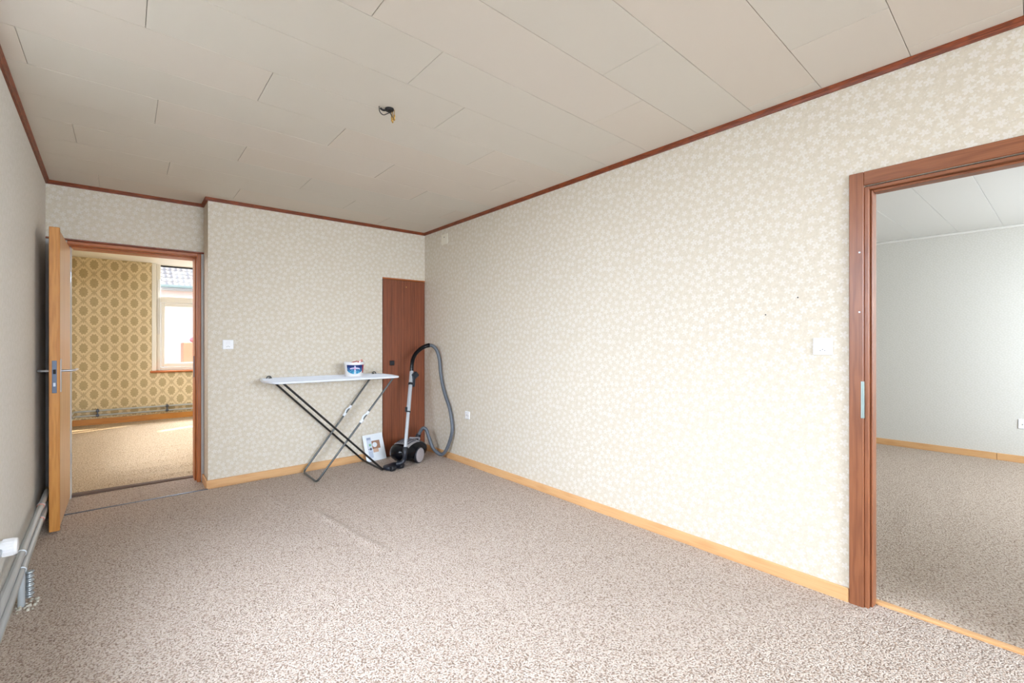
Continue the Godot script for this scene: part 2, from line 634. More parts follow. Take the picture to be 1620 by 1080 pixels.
	mat("gutter_blue", col(136, 164, 172), 0.45)
	mat("fascia_pink", col(206, 178, 172), 0.7)
	mat("house_white", col(238, 238, 240), 0.8)
	mat("terracotta", col(172, 112, 80), 0.8)
	mat("pink", col(190, 100, 120), 0.8)
	mat("ground_grey", col(150, 148, 140), 0.9)
	mat("threshold", col(104, 84, 72), 0.8)

# ---------------------------------------------------------------- light and camera
func area_light(called: String, at: Vector3, look: Vector3, size: Vector2, energy: float, c: Color) -> void:
	var l := AreaLight3D.new()
	l.name = called
	l.area_size = size
	l.light_energy = energy
	l.light_color = c
	l.shadow_enabled = true
	l.area_normalize_energy = true
	if "area_range" in l: l.set("area_range", 14.0)
	add_child(l)
	l.look_at_from_position(at, at + look, Vector3.UP)

func setup() -> void:
	var cam := Camera3D.new()
	cam.name = "camera"
	cam.fov = 72.35
	cam.near = 0.03
	cam.far = 120.0
	add_child(cam)
	var yaw := deg_to_rad(39.69)
	cam.look_at_from_position(Vector3(0, CAM_H, 0), Vector3(sin(yaw), CAM_H, -cos(yaw)), Vector3.UP)
	cam.current = true
	var we := WorldEnvironment.new()
	we.name = "environment"
	var env := Environment.new()
	env.background_mode = Environment.BG_SKY
	var sky := Sky.new()
	var sm := ProceduralSkyMaterial.new()
	sm.sky_top_color = Color(0.82, 0.88, 0.97)
	sm.sky_horizon_color = Color(0.92, 0.95, 0.98)
	sm.ground_bottom_color = Color(0.55, 0.54, 0.5)
	sm.ground_horizon_color = Color(0.75, 0.75, 0.72)
	sky.sky_material = sm
	env.sky = sky
	env.background_energy_multiplier = 3.0
	env.tonemap_mode = Environment.TONE_MAPPER_LINEAR
	env.tonemap_exposure = 1.0
	env.sdfgi_enabled = true
	env.ssao_enabled = true
	env.ssil_enabled = true
	we.environment = env
	add_child(we)
	var sun := DirectionalLight3D.new()
	sun.name = "sun"
	sun.light_energy = 5.0
	sun.light_color = Color(1.0, 0.93, 0.8)
	sun.light_angular_distance = 1.2
	sun.shadow_enabled = true
	sun.sky_mode = DirectionalLight3D.SKY_MODE_LIGHT_ONLY
	add_child(sun)
	# travels towards -x, down, and towards the camera
	sun.look_at_from_position(Vector3(0, 5, 0), Vector3(0, 5, 0) + Vector3(-0.70, -0.66, 0.324), Vector3.UP)
	# daylight of the windows
	area_light("daylight_left_window", Vector3(-1.45, 2.45, -1.90), Vector3(0.80, -0.60, 0), Vector2(3.0, 1.8), 61.0, Color(0.88, 0.93, 1.0))
	area_light("daylight_back_window", Vector3(1.25, 2.30, 4.40), Vector3(0, -0.45, -0.89), Vector2(3.0, 1.8), 132.0, Color(0.89, 0.94, 1.0))
	area_light("daylight_side_room_window", Vector3(5.6, 1.6, 1.80), Vector3(0, -0.4, -1), Vector2(1.7, 1.3), 14.0, Color(0.92, 0.96, 1.0))
	area_light("daylight_bedroom_window", Vector3(1.2, 3.55, -11.2), Vector3(0, -0.75, 0.66), Vector2(2.4, 1.3), 90.0, Color(0.97, 0.98, 1.0))
	area_light("daylight_bedroom_side_window", Vector3(-1.9, 2.0, -7.2), Vector3(0.9, -0.35, -0.25), Vector2(2.4, 1.6), 45.0, Color(0.97, 0.98, 1.0))

# ---------------------------------------------------------------- the rooms
var LEFT: Transform3D           # frame of the left wall: local x = into the room, local z = towards the camera's end

func room() -> void:
	LEFT = Transform3D(Basis(Vector3.UP, atan(0.0209)), V(-0.477, 0, 5.158))
	var st := new_st()
	# left wall, with the window the daylight comes through (out of the picture)
	var z0 := 5.158 - 2.90
	var z1 := 5.158 - 0.90
	box(st, Vector3(-0.3, -0.2, -0.30), Vector3(0, 2.6, z0), 0.0, "wall", LEFT)
	box(st, Vector3(-0.3, -0.2, z0), Vector3(0, 0.92, z1), 0.0, "wall", LEFT)
	box(st, Vector3(-0.3, 2.2, z0), Vector3(0, 2.6, z1), 0.0, "wall", LEFT)
	box(st, Vector3(-0.3, -0.2, z1), Vector3(0, 2.6, 8.6), 0.0, "wall", LEFT)
	struct("wall_left", done(st), M.plain_wallpaper, "grey-beige wallpapered wall on the left behind the open door, with heating pipes along its foot", "wall")
	side_window("window_1", Transform3D(LEFT.basis, LEFT * Vector3(-0.16, 0, (z0 + z1) / 2)), z1 - z0, 0.92, 2.2, "white-framed window in the left wall above the radiator, beside the camera")
	# right wall with the open doorway
	st = new_st()
	wall(st, 2.716, 2.80, -0.2, 2.6, 0.64, 5.45)
	wall(st, 2.716, 2.80, 2.005, 2.6, -0.21, 0.64)
	wall(st, 2.716, 2.80, -0.2, 2.6, -3.5, -0.21)
	struct("wall_right", done(st), M.floral_wallpaper, "long right wall in beige paper with small white flowers, cut by the open doorway", "wall")
	# far wall with the veneered cupboard door, and its return beside the alcove
	st = new_st()
	wall(st, 0.566, 2.190, -0.2, 2.6, 4.88, 5.42)
	wall(st, 2.190, 2.716, 1.975, 2.6, 4.88, 5.42)
	wall(st, 2.190, 2.716, -0.2, 1.975, 4.95, 5.42)
	struct("wall_far", done(st), M.floral_wallpaper, "far wall in flowered beige paper behind the clothes airer", "wall")
	st = new_st()
	wall(st, -0.80, -0.355, -0.2, 2.6, 5.158, 5.42)
	wall(st, 0.545, 0.566, -0.2, 2.6, 5.20, 5.42)
	wall(st, -0.355, 0.566, 2.088, 2.6, 5.158, 5.42)
	struct("wall_alcove", done(st), M.floral_wallpaper, "strip of flowered wallpaper above the open bedroom doorway at far left", "wall")
	# back wall behind the camera with a window
	st = new_st()
	wall(st, -0.75, 0.2, -0.2, 2.6, -3.5, -3.22)
	wall(st, 0.2, 2.3, -0.2, 0.88, -3.5, -3.22)
	wall(st, 0.2, 2.3, 2.24, 2.6, -3.5, -3.22)
	wall(st, 2.3, 2.80, -0.2, 2.6, -3.5, -3.22)
	struct("wall_back", done(st), M.floral_wallpaper, "flowered wall with a window behind the camera", "wall")
	side_window("window_2", Transform3D(Basis(Vector3.UP, PI / 2), Vector3(1.25, 0, 3.36)), 2.1, 0.88, 2.24, "white-framed window in the wall behind the camera")
	# ceiling slab and its boards
	st = new_st()
	wall(st, -0.80, 2.80, CEIL + 0.012, 2.75, -3.5, 5.42)
	var ce := struct("ceiling", done(st), M.ceiling_dark, "ceiling of staggered off-white boards with fine dark joints", "ceiling")
	var shape := PackedVector2Array([Vector2(-0.303, -3.22), Vector2(2.716, -3.22), Vector2(2.716, 4.88), Vector2(0.566, 4.88), Vector2(0.566, 5.158), Vector2(-0.477, 5.158)])
	# seams lie at depth 0.41 + 0.339 k + 0.033 (e - 1); [row, one joint's e]
	var joints := {-6: 0.1, -5: 0.6, -4: 1.1, -3: 0.25, -2: 0.75, -1: 1.25, 0: 2.238, 1: 1.25, 2: 1.755, 3: 2.10, 4: 1.075, 5: 1.422, 6: 0.54, 7: 1.015, 8: 0.135, 9: 0.612, 10: -0.236, 11: 0.247, 12: 0.742, 13: 1.2}
	var seams := {-6: -1.63, -5: -1.29, -4: -0.95, -3: -0.61, -2: -0.27, -1: 0.07, 0: 0.41, 1: 0.755, 2: 1.085, 3: 1.415, 4: 1.765, 5: 2.10, 6: 2.435, 7: 2.775, 8: 3.105, 9: 3.46, 10: 3.785, 11: 4.12, 12: 4.455, 13: 4.80, 14: 5.14, 15: 5.48}
	var mats := [M.ceiling_board, M.ceiling_board_warm, M.ceiling_board_cool]
	var rng := RandomNumberGenerator.new()
	rng.seed = 7
	for row in range(-11, 15):
		var j0: float = joints.get(row, 0.3 + 0.45 * (posmod(row, 3)))
		while j0 > -0.6: j0 -= 1.357
		while j0 < 2.8:
			var g := 0.0010
			var p := PackedVector2Array()
			for c in [[j0 + g, 0], [j0 + 1.357 - g, 0], [j0 + 1.357 - g, 1], [j0 + g, 1]]:
				var dd: float = seams.get(row, 0.41 + 0.34 * row) + g if c[1] == 0 else seams.get(row + 1, 0.41 + 0.34 * (row + 1)) - g
				p.append(Vector2(c[0], dd + 0.033 * (c[0] - 1.0)))
			for piece in Geometry2D.intersect_polygons(p, shape):
				if piece.size() < 3: continue
				var area := 0.0
				for k in piece.size(): area += piece[k].cross(piece[(k + 1) % piece.size()])
				if absf(area) < 0.004: continue
				var s2 := new_st()
				slab(s2, piece, CEIL + 0.0118, CEIL + rng.randf_range(-0.0005, 0.0003), 0.0012)
				obj("ceiling_board", done(s2), mats[rng.randi() % 3], ce)
			j0 += 1.357
	# floor
	wrinkled_floor()
	# ceiling trim
	var prof := PackedVector2Array([Vector2(0, 0), Vector2(0.022, 0), Vector2(0.022, -0.006), Vector2(0.015, -0.018), Vector2(0.011, -0.029), Vector2(0, -0.029)])
	var runs := [
		["trim_right", V(2.716, CEIL, -3.22), V(2.716, CEIL, 4.88), Vector3.LEFT, "red-brown ceiling moulding along the right wall"],
		["trim_far", V(0.545, CEIL, 4.88), V(2.716, CEIL, 4.88), Vector3.BACK, "red-brown ceiling moulding along the far wall"],
		["trim_return", V(0.566, CEIL, 4.86), V(0.566, CEIL, 5.158), Vector3.LEFT, "short ceiling moulding on the return beside the alcove"],
		["trim_alcove", V(-0.477, CEIL, 5.158), V(0.566, CEIL, 5.158), Vector3.BACK, "red-brown ceiling moulding above the bedroom doorway"],
		["trim_left", LEFT * Vector3(0, CEIL, 0), LEFT * Vector3(0, CEIL, 8.37), Vector3.RIGHT, "red-brown ceiling moulding along the left wall"]]
	for r in runs:
		st = new_st()
		sweep(st, prof, r[1], r[2], r[3], Vector3.UP)
		struct(r[0], done(st), M.red_trim_wood, r[4], "moulding")
	# baseboards
	st = new_st()
	bxd(st, 2.700, 2.716, -0.03, 0.066, 0.70, 4.88, 0.004)
	struct("baseboard_right", done(st), M.skirting_wood, "pale beech baseboard along the right wall", "baseboard")
	st = new_st()
	var tilt := Transform3D(Basis(Vector3.BACK, 0.0125), V(0.55, floor_y(0.55), 4.88))
	box(st, Vector3(0.0, -0.03, 0), Vector3(1.638, 0.068, 0.016), 0.004, "wood", tilt)
	struct("baseboard_far", done(st), M.skirting_wood, "pale beech baseboard under the far wall behind the airer", "baseboard")
	st = new_st()
	bxd(st, 0.550, 0.566, -0.06, 0.040, 4.865, 5.158, 0.004)
	struct("baseboard_return", done(st), M.skirting_wood, "short pale baseboard on the return beside the bedroom doorway", "baseboard")
	st = new_st()
	for z in [[0.0, 0.90], [0.904, 1.30], [1.304, 8.3]]:
		box(st, Vector3(0, -0.06, z[0]), Vector3(0.02, 0.115, z[1]), 0.005, "wood", LEFT)
		box(st, Vector3(0.004, 0.115, z[0]), Vector3(0.012, 0.128, z[1]), 0.003, "wood", LEFT)
	struct("baseboard_left", done(st), M.old_skirting, "worn grey-painted baseboard behind the heating pipes on the left wall", "baseboard")

# a window whose plane lies across local x; local z runs along its width
func side_window(called: String, tf: Transform3D, width: float, h0: float, h1: float, label: String) -> void:
	var w := thing(called, label, "window", tf.origin, "", "structure")
	w.basis = tf.basis
	var st := new_st()
	var a := width / 2.0
	for q in [[-a, -a + 0.06, h0, h1], [a - 0.06, a, h0, h1], [-a + 0.06, a - 0.06, h0, h0 + 0.06], [-a + 0.06, a - 0.06, h1 - 0.06, h1], [-0.04, 0.04, h0 + 0.06, h1 - 0.06]]:
		box(st, Vector3(-0.03, q[2], q[0]), Vector3(0.03, q[3], q[1]), 0.005)
	obj("window_frame", done(st), M.white_paint, w)
	for s in [[-a + 0.06, -0.04], [0.04, a - 0.06]]:
		st = new_st()
		box(st, Vector3(-0.003, h0 + 0.06, s[0]), Vector3(0.003, h1 - 0.06, s[1]), 0.0)
		obj("pane", done(st), M.glass, w)

func ridge(p: Vector2, a: Vector2, b: Vector2, high: float, wide: float) -> float:
	var q := Geometry2D.get_closest_point_to_segment(p, a, b)
	var r := p.distance_to(q) / wide
	if r > 2.5: return 0.0
	var l := a.distance_to(b)
	var t := clampf((q - a).dot(b - a) / (l * l), 0, 1)
	return high * exp(-r * r) * sqrt(maxf(0.0, 4.0 * t * (1.0 - t)) + 0.02)

func grid_floor(e0: float, e1: float, d0: float, d1: float, step: float, height: Callable) -> SurfaceTool:
	var st := new_st()
	st.set_smooth_group(0)
	var nx := int(ceil((e1 - e0) / step))
	var nz := int(ceil((d1 - d0) / step))
	for i in nx + 1:
		for j in nz + 1:
			var e := lerpf(e0, e1, float(i) / nx)
			var d := lerpf(d0, d1, float(j) / nz)
			st.set_uv(Vector2(e, -d))
			st.add_vertex(V(e, height.call(e, d), d))
	for i in nx:
		for j in nz:
			var a := i * (nz + 1) + j
			var b := a + nz + 1
			for k in [a, a + 1, b + 1, a, b + 1, b]: st.add_index(k)
	st.generate_normals()
	return st

func wrinkled_floor() -> void:
	var r: Array = [[0.276, 4.40, 0.285, 4.08, 0.010, 0.03], [0.41, 4.20, 0.42, 3.84, 0.011, 0.03], [0.79, 4.06, 0.79, 3.78, 0.008, 0.03], [0.91, 4.28, 0.97, 3.78, 0.009, 0.035], [1.10, 3.70, 1.17, 3.08, 0.010, 0.035], [1.17, 3.08, 1.24, 2.66, 0.007, 0.035]]
	var n := FastNoiseLite.new()
	n.seed = 3; n.frequency = 0.9
	var main := func(e: float, d: float) -> float:
		var y := floor_y(e) + 0.0025 * n.get_noise_2d(e, d)
		for q in r: y += ridge(Vector2(e, d), Vector2(q[0], q[1]), Vector2(q[2], q[3]), q[4] * 2.0, q[5] * 0.65)
		return y
	struct("floor", grid_floor(-0.52, 2.80, -3.22, 4.835, 0.02, main), M.carpet, "speckled grey-beige loop carpet of the main room, with a few wrinkles", "carpet floor")
	var strip := func(e: float, d: float) -> float:
		return floor_y(e) - 0.004 + 0.002 * n.get_noise_2d(e * 2.0, d * 2.0) + ridge(Vector2(e, d), Vector2(0.16, 4.9), Vector2(0.1, 5.3), 0.008, 0.03)
	struct("floor_alcove", grid_floor(-0.52, 0.566, 4.845, 5.375, 0.03, strip), M.carpet, "separate strip of carpet in the alcove before the bedroom doorway", "carpet floor")
	var st := new_st()
	var tilt := Transform3D(Basis(Vector3.BACK, 0.0125), V(-0.44, floor_y(-0.44) + 0.001, 4.84))
	box(st, Vector3(0, -0.01, -0.012), Vector3(1.0, 0.003, 0.008), 0.001, "wood", tilt)
	struct("trim_metal_strip", done(st), M.steel_dark, "thin dark metal joint strip across the carpet before the alcove", "floor strip")
	st = new_st()
	bxd(st, -0.355, 0.545, -0.09, -0.020, 5.365, 5.43, 0.006)
	struct("trim_threshold", done(st), M.threshold, "dark wooden threshold of the bedroom doorway", "threshold")
	# side room on the right
	st = new_st()
	bxd(st, 2.786, 2.824, -0.05, 0.012, -0.20, 0.625, 0.004)
	struct("trim_doorway_strip", done(st), M.skirting_wood, "pale wooden strip on the floor across the right doorway", "threshold")
	var rs: Array = [[3.95, 0.74, 4.6, 0.72, 0.012, 0.03], [4.6, 0.72, 5.2, 0.85, 0.008, 0.04], [5.0, 0.62, 5.7, 0.60, 0.008, 0.04]]
	var side := func(e: float, d: float) -> float:
		var y := 0.002 * n.get_noise_2d(e + 9.0, d)
		for q in rs: y += ridge(Vector2(e, d), Vector2(q[0], q[1]), Vector2(q[2], q[3]), q[4], q[5])
		return y
	struct("floor_side_room", grid_floor(2.80, 7.25, -1.62, 3.2, 0.045, side), M.side_carpet, "speckled beige carpet of the room beyond the right doorway", "carpet floor")
	# bedroom beyond the alcove: carpet in long ripples
	var bed := func(e: float, d: float) -> float:
		var y := -0.036 + 0.0015 * n.get_noise_2d(e, d + 20.0)
		for k in 7:
			var dk := 5.62 + 0.26 * k + 0.05 * sin(k * 2.1)
			y += ridge(Vector2(e, d), Vector2(-0.3 + 0.12 * (k % 3), dk - 0.05), Vector2(1.6, dk + 0.10), 0.022 - 0.002 * k, 0.035)
		return y
	struct("floor_bedroom", grid_floor(-0.66, 2.62, 5.42, 9.82, 0.04, bed), M.bedroom_carpet, "rippled sand-coloured carpet of the bedroom beyond the alcove", "carpet floor")
	# ground under it all
	st = new_st()
	wall(st, -1.2, 7.7, -0.30, -0.09, -3.6, 10.1)
	struct("floor_slab", done(st), M.plaster, "concrete floor slab under the rooms", "floor slab")

func side_room() -> void:
	var st := new_st()
	wall(st, 7.205, 7.45, -0.1, 2.7, -1.9, 3.4)
	struct("wall_side_room_far", done(st), M.grey_wallpaper, "plain pale grey wall seen through the right doorway", "wall")
	st = new_st()
	wall(st, 2.80, 7.205, -0.1, 2.7, 3.2, 3.4)
	struct("wall_side_room_end", done(st), M.grey_wallpaper, "end wall of the room beyond the right doorway", "wall")
	st = new_st()
	wall(st, 2.80, 4.7, -0.1, 2.7, -1.9, -1.62)
	wall(st, 4.7, 6.5, -0.1, 0.85, -1.9, -1.62)
	wall(st, 4.7, 6.5, 2.2, 2.7, -1.9, -1.62)
	wall(st, 6.5, 7.205, -0.1, 2.7, -1.9, -1.62)
	struct("wall_side_room_back", done(st), M.grey_wallpaper, "window wall of the room beyond the right doorway", "wall")
	side_window("window_3", Transform3D(Basis(Vector3.UP, PI / 2), Vector3(5.6, 0, 1.76)), 1.8, 0.85, 2.2, "white-framed window of the room beyond the right doorway")
	st = new_st()
	wall(st, 2.80, 7.4, 2.502, 2.75, -1.9, 3.4)
	var ce := struct("ceiling_side_room", done(st), M.ceiling_white, "white boarded ceiling of the room beyond the right doorway", "ceiling")
	var k := 0
	for e_row in range(0, 1):
		var d := -1.62
		while d < 3.2:
			var s2 := new_st()
			slab(s2, PackedVector2Array([Vector2(2.802, d + 0.001), Vector2(7.203, d + 0.001), Vector2(7.203, minf(d + 0.349, 3.199)), Vector2(2.802, minf(d + 0.349, 3.199))]), 2.5015, 2.49 + 0.0004 * (k % 2), 0.0014)
			obj("ceiling_board", done(s2), M.ceiling_white, ce)
			d += 0.35
			k += 1
	st = new_st()
	bxd(st, 7.18, 7.205, 2.465, 2.49, -1.62, 3.2, 0.006)
	struct("trim_side_room", done(st), M.white_paint, "narrow white ceiling moulding seen through the right doorway", "moulding")
	st = new_st()
	bxd(st, 7.188, 7.205, -0.02, 0.072, 0.535, 3.2, 0.004)
	bxd(st, 7.188, 7.205, -0.02, 0.072, -1.62, 0.533, 0.004)
	struct("baseboard_side_room", done(st), M.skirting_wood, "orange wooden baseboard seen through the right doorway", "baseboard")

func bedroom() -> void:
	var st := new_st()
	wall(st, -0.66, 0.348, -0.1, 2.7, 9.8, 10.08)
	wall(st, 0.348, 1.75, -0.1, 0.745, 9.8, 10.08)
	wall(st, 0.348, 1.75, 2.575, 2.7, 9.8, 10.08)
	wall(st, 1.75, 2.75, -0.1, 2.7, 9.8, 10.08)
	struct("wall_bedroom_far", done(st), M.damask_wallpaper, "bedroom wall in gold damask paper beside the window", "wall")
	st = new_st()
	wall(st, -0.92, -0.66, -0.1, 2.7, 5.42, 6.2)
	wall(st, -0.92, -0.66, -0.1, 0.85, 6.2, 8.2)
	wall(st, -0.92, -0.66, 2.3, 2.7, 6.2, 8.2)
	wall(st, -0.92, -0.66, -0.1, 2.7, 8.2, 10.08)
	side_window("window_5", Transform3D(Basis.IDENTITY, Vector3(-0.80, 0, -7.2)), 2.0, 0.85, 2.3, "white-framed window in the bedroom's left wall, hidden behind the open door")
	struct("wall_bedroom_left", done(st), M.damask_wallpaper, "left wall of the bedroom in gold damask paper", "wall")
	st = new_st()
	wall(st, 2.62, 2.82, -0.1, 2.7, 5.42, 9.42)
	wall(st, 2.62, 2.82, -0.1, 0.85, 9.42, 9.66)
	wall(st, 2.62, 2.82, 2.25, 2.7, 9.42, 9.66)
	wall(st, 2.62, 2.82, -0.1, 2.7, 9.66, 9.8)
	struct("wall_bedroom_right", done(st), M.damask_wallpaper, "right wall of the bedroom with a narrow opening that lets in a streak of sun", "wall")
	st = new_st()
	wall(st, -0.92, 2.82, 2.57, 2.75, 5.42, 10.08)
	struct("ceiling_bedroom", done(st), M.white_paint, "plain cream ceiling of the bedroom", "ceiling")
	st = new_st()
	bxd(st, -0.66, 2.62, -0.05, 0.055, 9.782, 9.80, 0.004)
	struct("baseboard_bedroom", done(st), M.edge_wood, "orange baseboard below the pipes in the bedroom", "baseboard")
	# the window with its fixed upper light and lower sash
	var w := thing("window_4", "white window beside the damask wall in the bedroom, showing a tiled roof outside", "window", V(1.05, 0.745, 9.9), "", "structure")
	var o := w.position
	st = new_st()
	for q in [[0.406, 0.47, 0.775, 2.575], [1.63, 1.70, 0.775, 2.575], [0.47, 1.63, 0.775, 0.83], [0.47, 1.63, 1.925, 2.03], [0.47, 1.63, 2.556, 2.575]]:
		box(st, V(q[0], q[2], 9.94) - o, V(q[1], q[3], 9.87) - o, 0.006)
	obj("window_frame", done(st), M.white_paint, w)
	st = new_st()
	for q in [[0.474, 0.53, 0.835, 1.92], [1.00, 1.10, 0.835, 1.92], [1.57, 1.626, 0.835, 1.92], [0.53, 1.0, 0.835, 0.90], [1.10, 1.57, 0.835, 0.90], [0.53, 1.0, 1.86, 1.92], [1.10, 1.57, 1.86, 1.92]]:
		box(st, V(q[0], q[2], 9.93) - o, V(q[1], q[3], 9.862) - o, 0.008)
	obj("sash", done(st), M.white_paint, w)
	for q in [[0.52, 1.01, 0.89, 1.87], [1.09, 1.58, 0.89, 1.87], [0.465, 1.64, 2.02, 2.56]]:
		st = new_st()
		box(st, V(q[0], q[2], 9.908) - o, V(q[1], q[3], 9.902) - o)
		obj("pane", done(st), M.glass, w)
	st = new_st()
	for q in [[0.349, 0.406], [1.70, 1.749]]:
		box(st, V(q[0], 0.776, 10.07) - o, V(q[1], 2.574, 9.805) - o, 0.003)
	obj("reveal_board", done(st), M.white_paint, w)
	st = new_st()
	bxd_at(st, o, 0.325, 1.775, 0.745, 0.775, 9.74, 9.95, 0.006)
	obj("window_sill", done(st), M.lining_wood, w)
	st = new_st()
	bxd_at(st, o, 0.47, 1.63, 2.530, 2.556, 9.88, 9.90, 0.002)
	obj("blind_slat", done(st), M.dark_hole, w)
	st = new_st()
	var loop := rounded_path([V(0.438, 2.30, 9.852), V(0.436, 1.39, 9.852), V(0.462, 1.39, 9.852), V(0.46, 2.30, 9.852)], 0.013, 5, true)
	for i in loop.size(): loop[i] -= o
	tube(st, loop, 0.005, 6)
	obj("pull_cord", done(st), M.white_plastic, w)
	# heating pipes
	var hp := thing("heating_pipe", "pair of thin steel heating pipes along the foot of the damask wall", "pipe", V(-0.55, 0.0, 9.75))
	o = hp.position
	for h in [0.185, 0.112]:
		st = new_st()
		var pth := rounded_path([V(-0.60, h - 0.03, 6.5), V(-0.60, h, 9.745), V(2.6, h, 9.745)], 0.05)
		for i in pth.size(): pth[i] -= o
		tube(st, pth, 0.0135, 10)
		obj("pipe", done(st), M.pipe_paint, hp)
	for e in [-0.325, 0.55, 1.45]:
		st = new_st()
		bxd_at(st, o, e - 0.006, e + 0.006, 0.085, 0.215, 9.725, 9.799, 0.002)
		for h in [0.185, 0.112]:
			lathe(st, PackedVector2Array([Vector2(0.013, -0.02), Vector2(0.021, -0.02), Vector2(0.021, 0.02), Vector2(0.013, 0.02)]), V(e, h, 9.745) - o, Vector3.RIGHT, 12)
		obj("bracket", done(st), M.steel_dark, hp)

func bxd_at(st: SurfaceTool, o: Vector3, e0: float, e1: float, h0: float, h1: float, d0: float, d1: float, bevel := 0.002) -> void:
	box(st, Vector3(e0, h0, -d1) - o, Vector3(e1, h1, -d0) - o, bevel)

# ---------------------------------------------------------------- doors and frames
func doors() -> void:
	# lining of the bedroom doorway
	var st := new_st()
	bxd(st, 0.515, 0.545, -0.06, 2.075, 5.16, 5.40, 0.004)
	bxd(st, -0.355, 0.515, 2.048, 2.075, 5.16, 5.40, 0.003)
	bxd(st, 0.503, 0.515, -0.06, 2.048, 5.24, 5.40, 0.003)
	bxd(st, -0.333, 0.503, 2.036, 2.048, 5.24, 5.40, 0.003)
	var f := struct("trim_bedroom_doorway", done(st), M.lining_wood, "orange-brown wooden lining of the open bedroom doorway", "door frame")
	st = new_st()
	bxd(st, 0.545, 0.566, -0.04, 2.073, 5.156, 5.20, 0.002)
	bxd(st, -0.477, -0.357, -0.04, 2.073, 5.150, 5.158, 0.002)
	bxd(st, -0.357, -0.341, -0.04, 2.048, 5.31, 5.40, 0.002)
	obj("side_strip", done(st), M.grey_paint, f)
	st = new_st()
	bxd(st, -0.477, 0.566, 2.075, 2.089, 5.145, 5.20, 0.003)
	obj("head_strip", done(st), M.red_trim_wood, f)
	st = new_st()
	bxd(st, 0.498, 0.504, 0.93, 1.13, 5.262, 5.29, 0.002)
	obj("strike_plate", done(st), M.steel_dark, f)
	for q in [1.34, 1.66]:
		st = new_st()
		lathe(st, PackedVector2Array([Vector2(0.0055, 0), Vector2(0.004, 0.002), Vector2(0.0, 0.003)]), V(0.515, q, 5.20), Vector3.LEFT, 10)
		obj("screw", done(st), M.brass, f)
	# the open door, hinged at the left of the doorway, standing along the left wall
	var dr := thing("door_1", "pale flush wooden door standing open into the room along the left wall", "door", V(-0.37, -0.02, 4.86), "", "structure")
	var o := dr.position
	st = new_st()
	bxd_at(st, o, -0.387, -0.346, -0.024, 2.036, 4.452, 5.30, 0.002)
	obj("leaf", done(st), M.pale_wood, dr)
	st = new_st()
	bxd_at(st, o, -0.393, -0.340, -0.024, 2.042, 4.415, 4.452, 0.003)
	obj("lock_edge", done(st), M.edge_wood, dr)
	st = new_st()
	bxd_at(st, o, -0.378, -0.354, 0.915, 1.135, 4.4115, 4.416, 0.001)
	var lk := obj("lock_plate", done(st), M.steel_dark, dr)
	st = new_st()
	bxd_at(st, o, -0.372, -0.358, 1.045, 1.075, 4.403, 4.416, 0.002)
	obj("latch", done(st), M.dark_hole, lk)
	st = new_st()
	bxd_at(st, o, -0.372, -0.360, 0.96, 0.985, 4.4095, 4.4125, 0.001)
	obj("bolt", done(st), M.steel, lk)
	for sx in [-1.0, 1.0]:
		var ex: float = -0.3665 + sx * 0.0215
		st = new_st()
		box(st, Vector3(minf(ex, ex + sx * 0.009), 0.915, -4.505) - o, Vector3(maxf(ex, ex + sx * 0.009), 1.145, -4.465) - o, 0.003)
		var pl := obj("handle_plate", done(st), M.steel, dr)
		st = new_st()
		var out: float = 0.075 if sx > 0.0 else 0.062
		var path := rounded_path([V(ex, 1.062, 4.485), V(ex + sx * out, 1.064, 4.485), V(ex + sx * (out + 0.006), 1.066, 4.60)], 0.018)
		for i in path.size(): path[i] -= o
		tube(st, path, 0.0085, 10)
		obj("handle", done(st), M.steel, pl)
	for h in [0.25, 1.75]:
		st = new_st()
		lathe(st, PackedVector2Array([Vector2(0, 0), Vector2(0.008, 0), Vector2(0.008, 0.09), Vector2(0, 0.09)]), V(-0.343, h, 5.31) - o, Vector3.UP, 10)
		obj("hinge", done(st), M.steel, dr)
	# veneered cupboard door in the far corner
	var cd := thing("door_2", "narrow cupboard door in striped reddish veneer, in the far corner behind the vacuum cleaner", "door", V(2.453, 0, 4.89), "", "structure")
	o = cd.position
	st = new_st()
	bxd_at(st, o, 2.196, 2.711, -0.015, 1.957, 4.872, 4.905, 0.002)
	obj("leaf", done(st), M.zebra_wood, cd)
	st = new_st()
	bxd_at(st, o, 2.190, 2.716, 1.960, 1.975, 4.868, 4.95, 0.002)
	obj("head_strip", done(st), M.lining_wood, cd)
	st = new_st()
	bxd_at(st, o, 2.270, 2.322, 1.000, 1.050, 4.852, 4.8725, 0.004)
	obj("knob", done(st), M.black_plastic, cd)
	st = new_st()
	lathe(st, PackedVector2Array([Vector2(0.006, 0), Vector2(0.006, 0.003), Vector2(0, 0.003)]), V(2.475, 1.885, 4.8725) - o, Vector3.BACK, 10)
	obj("coat_screw", done(st), M.brass, cd)
	# frame of the right doorway
	st = new_st()
	bxd(st, 2.700, 2.717, -0.01, 2.071, 0.640, 0.698, 0.003)
	bxd(st, 2.700, 2.717, 2.006, 2.071, -0.27, 0.640, 0.003)
	bxd(st, 2.700, 2.717, -0.01, 2.071, -0.328, -0.27, 0.003)
	var df := struct("trim_right_doorway", done(st), M.frame_wood, "reddish-brown casing of the doorway in the right wall", "door frame")
	st = new_st()
	bxd(st, 2.712, 2.80, -0.01, 2.000, 0.622, 0.640, 0.002)
	bxd(st, 2.712, 2.80, 1.985, 2.000, -0.21, 0.622, 0.002)
	bxd(st, 2.712, 2.80, -0.01, 2.000, -0.228, -0.21, 0.002)
	obj("lining", done(st), M.frame_wood, df)
	st = new_st()
	bxd(st, 2.738, 2.80, -0.01, 1.985, 0.612, 0.622, 0.003)
	bxd(st, 2.738, 2.80, 1.975, 1.985, -0.21, 0.612, 0.003)
	obj("door_stop", done(st), M.frame_wood, df)
	st = new_st()
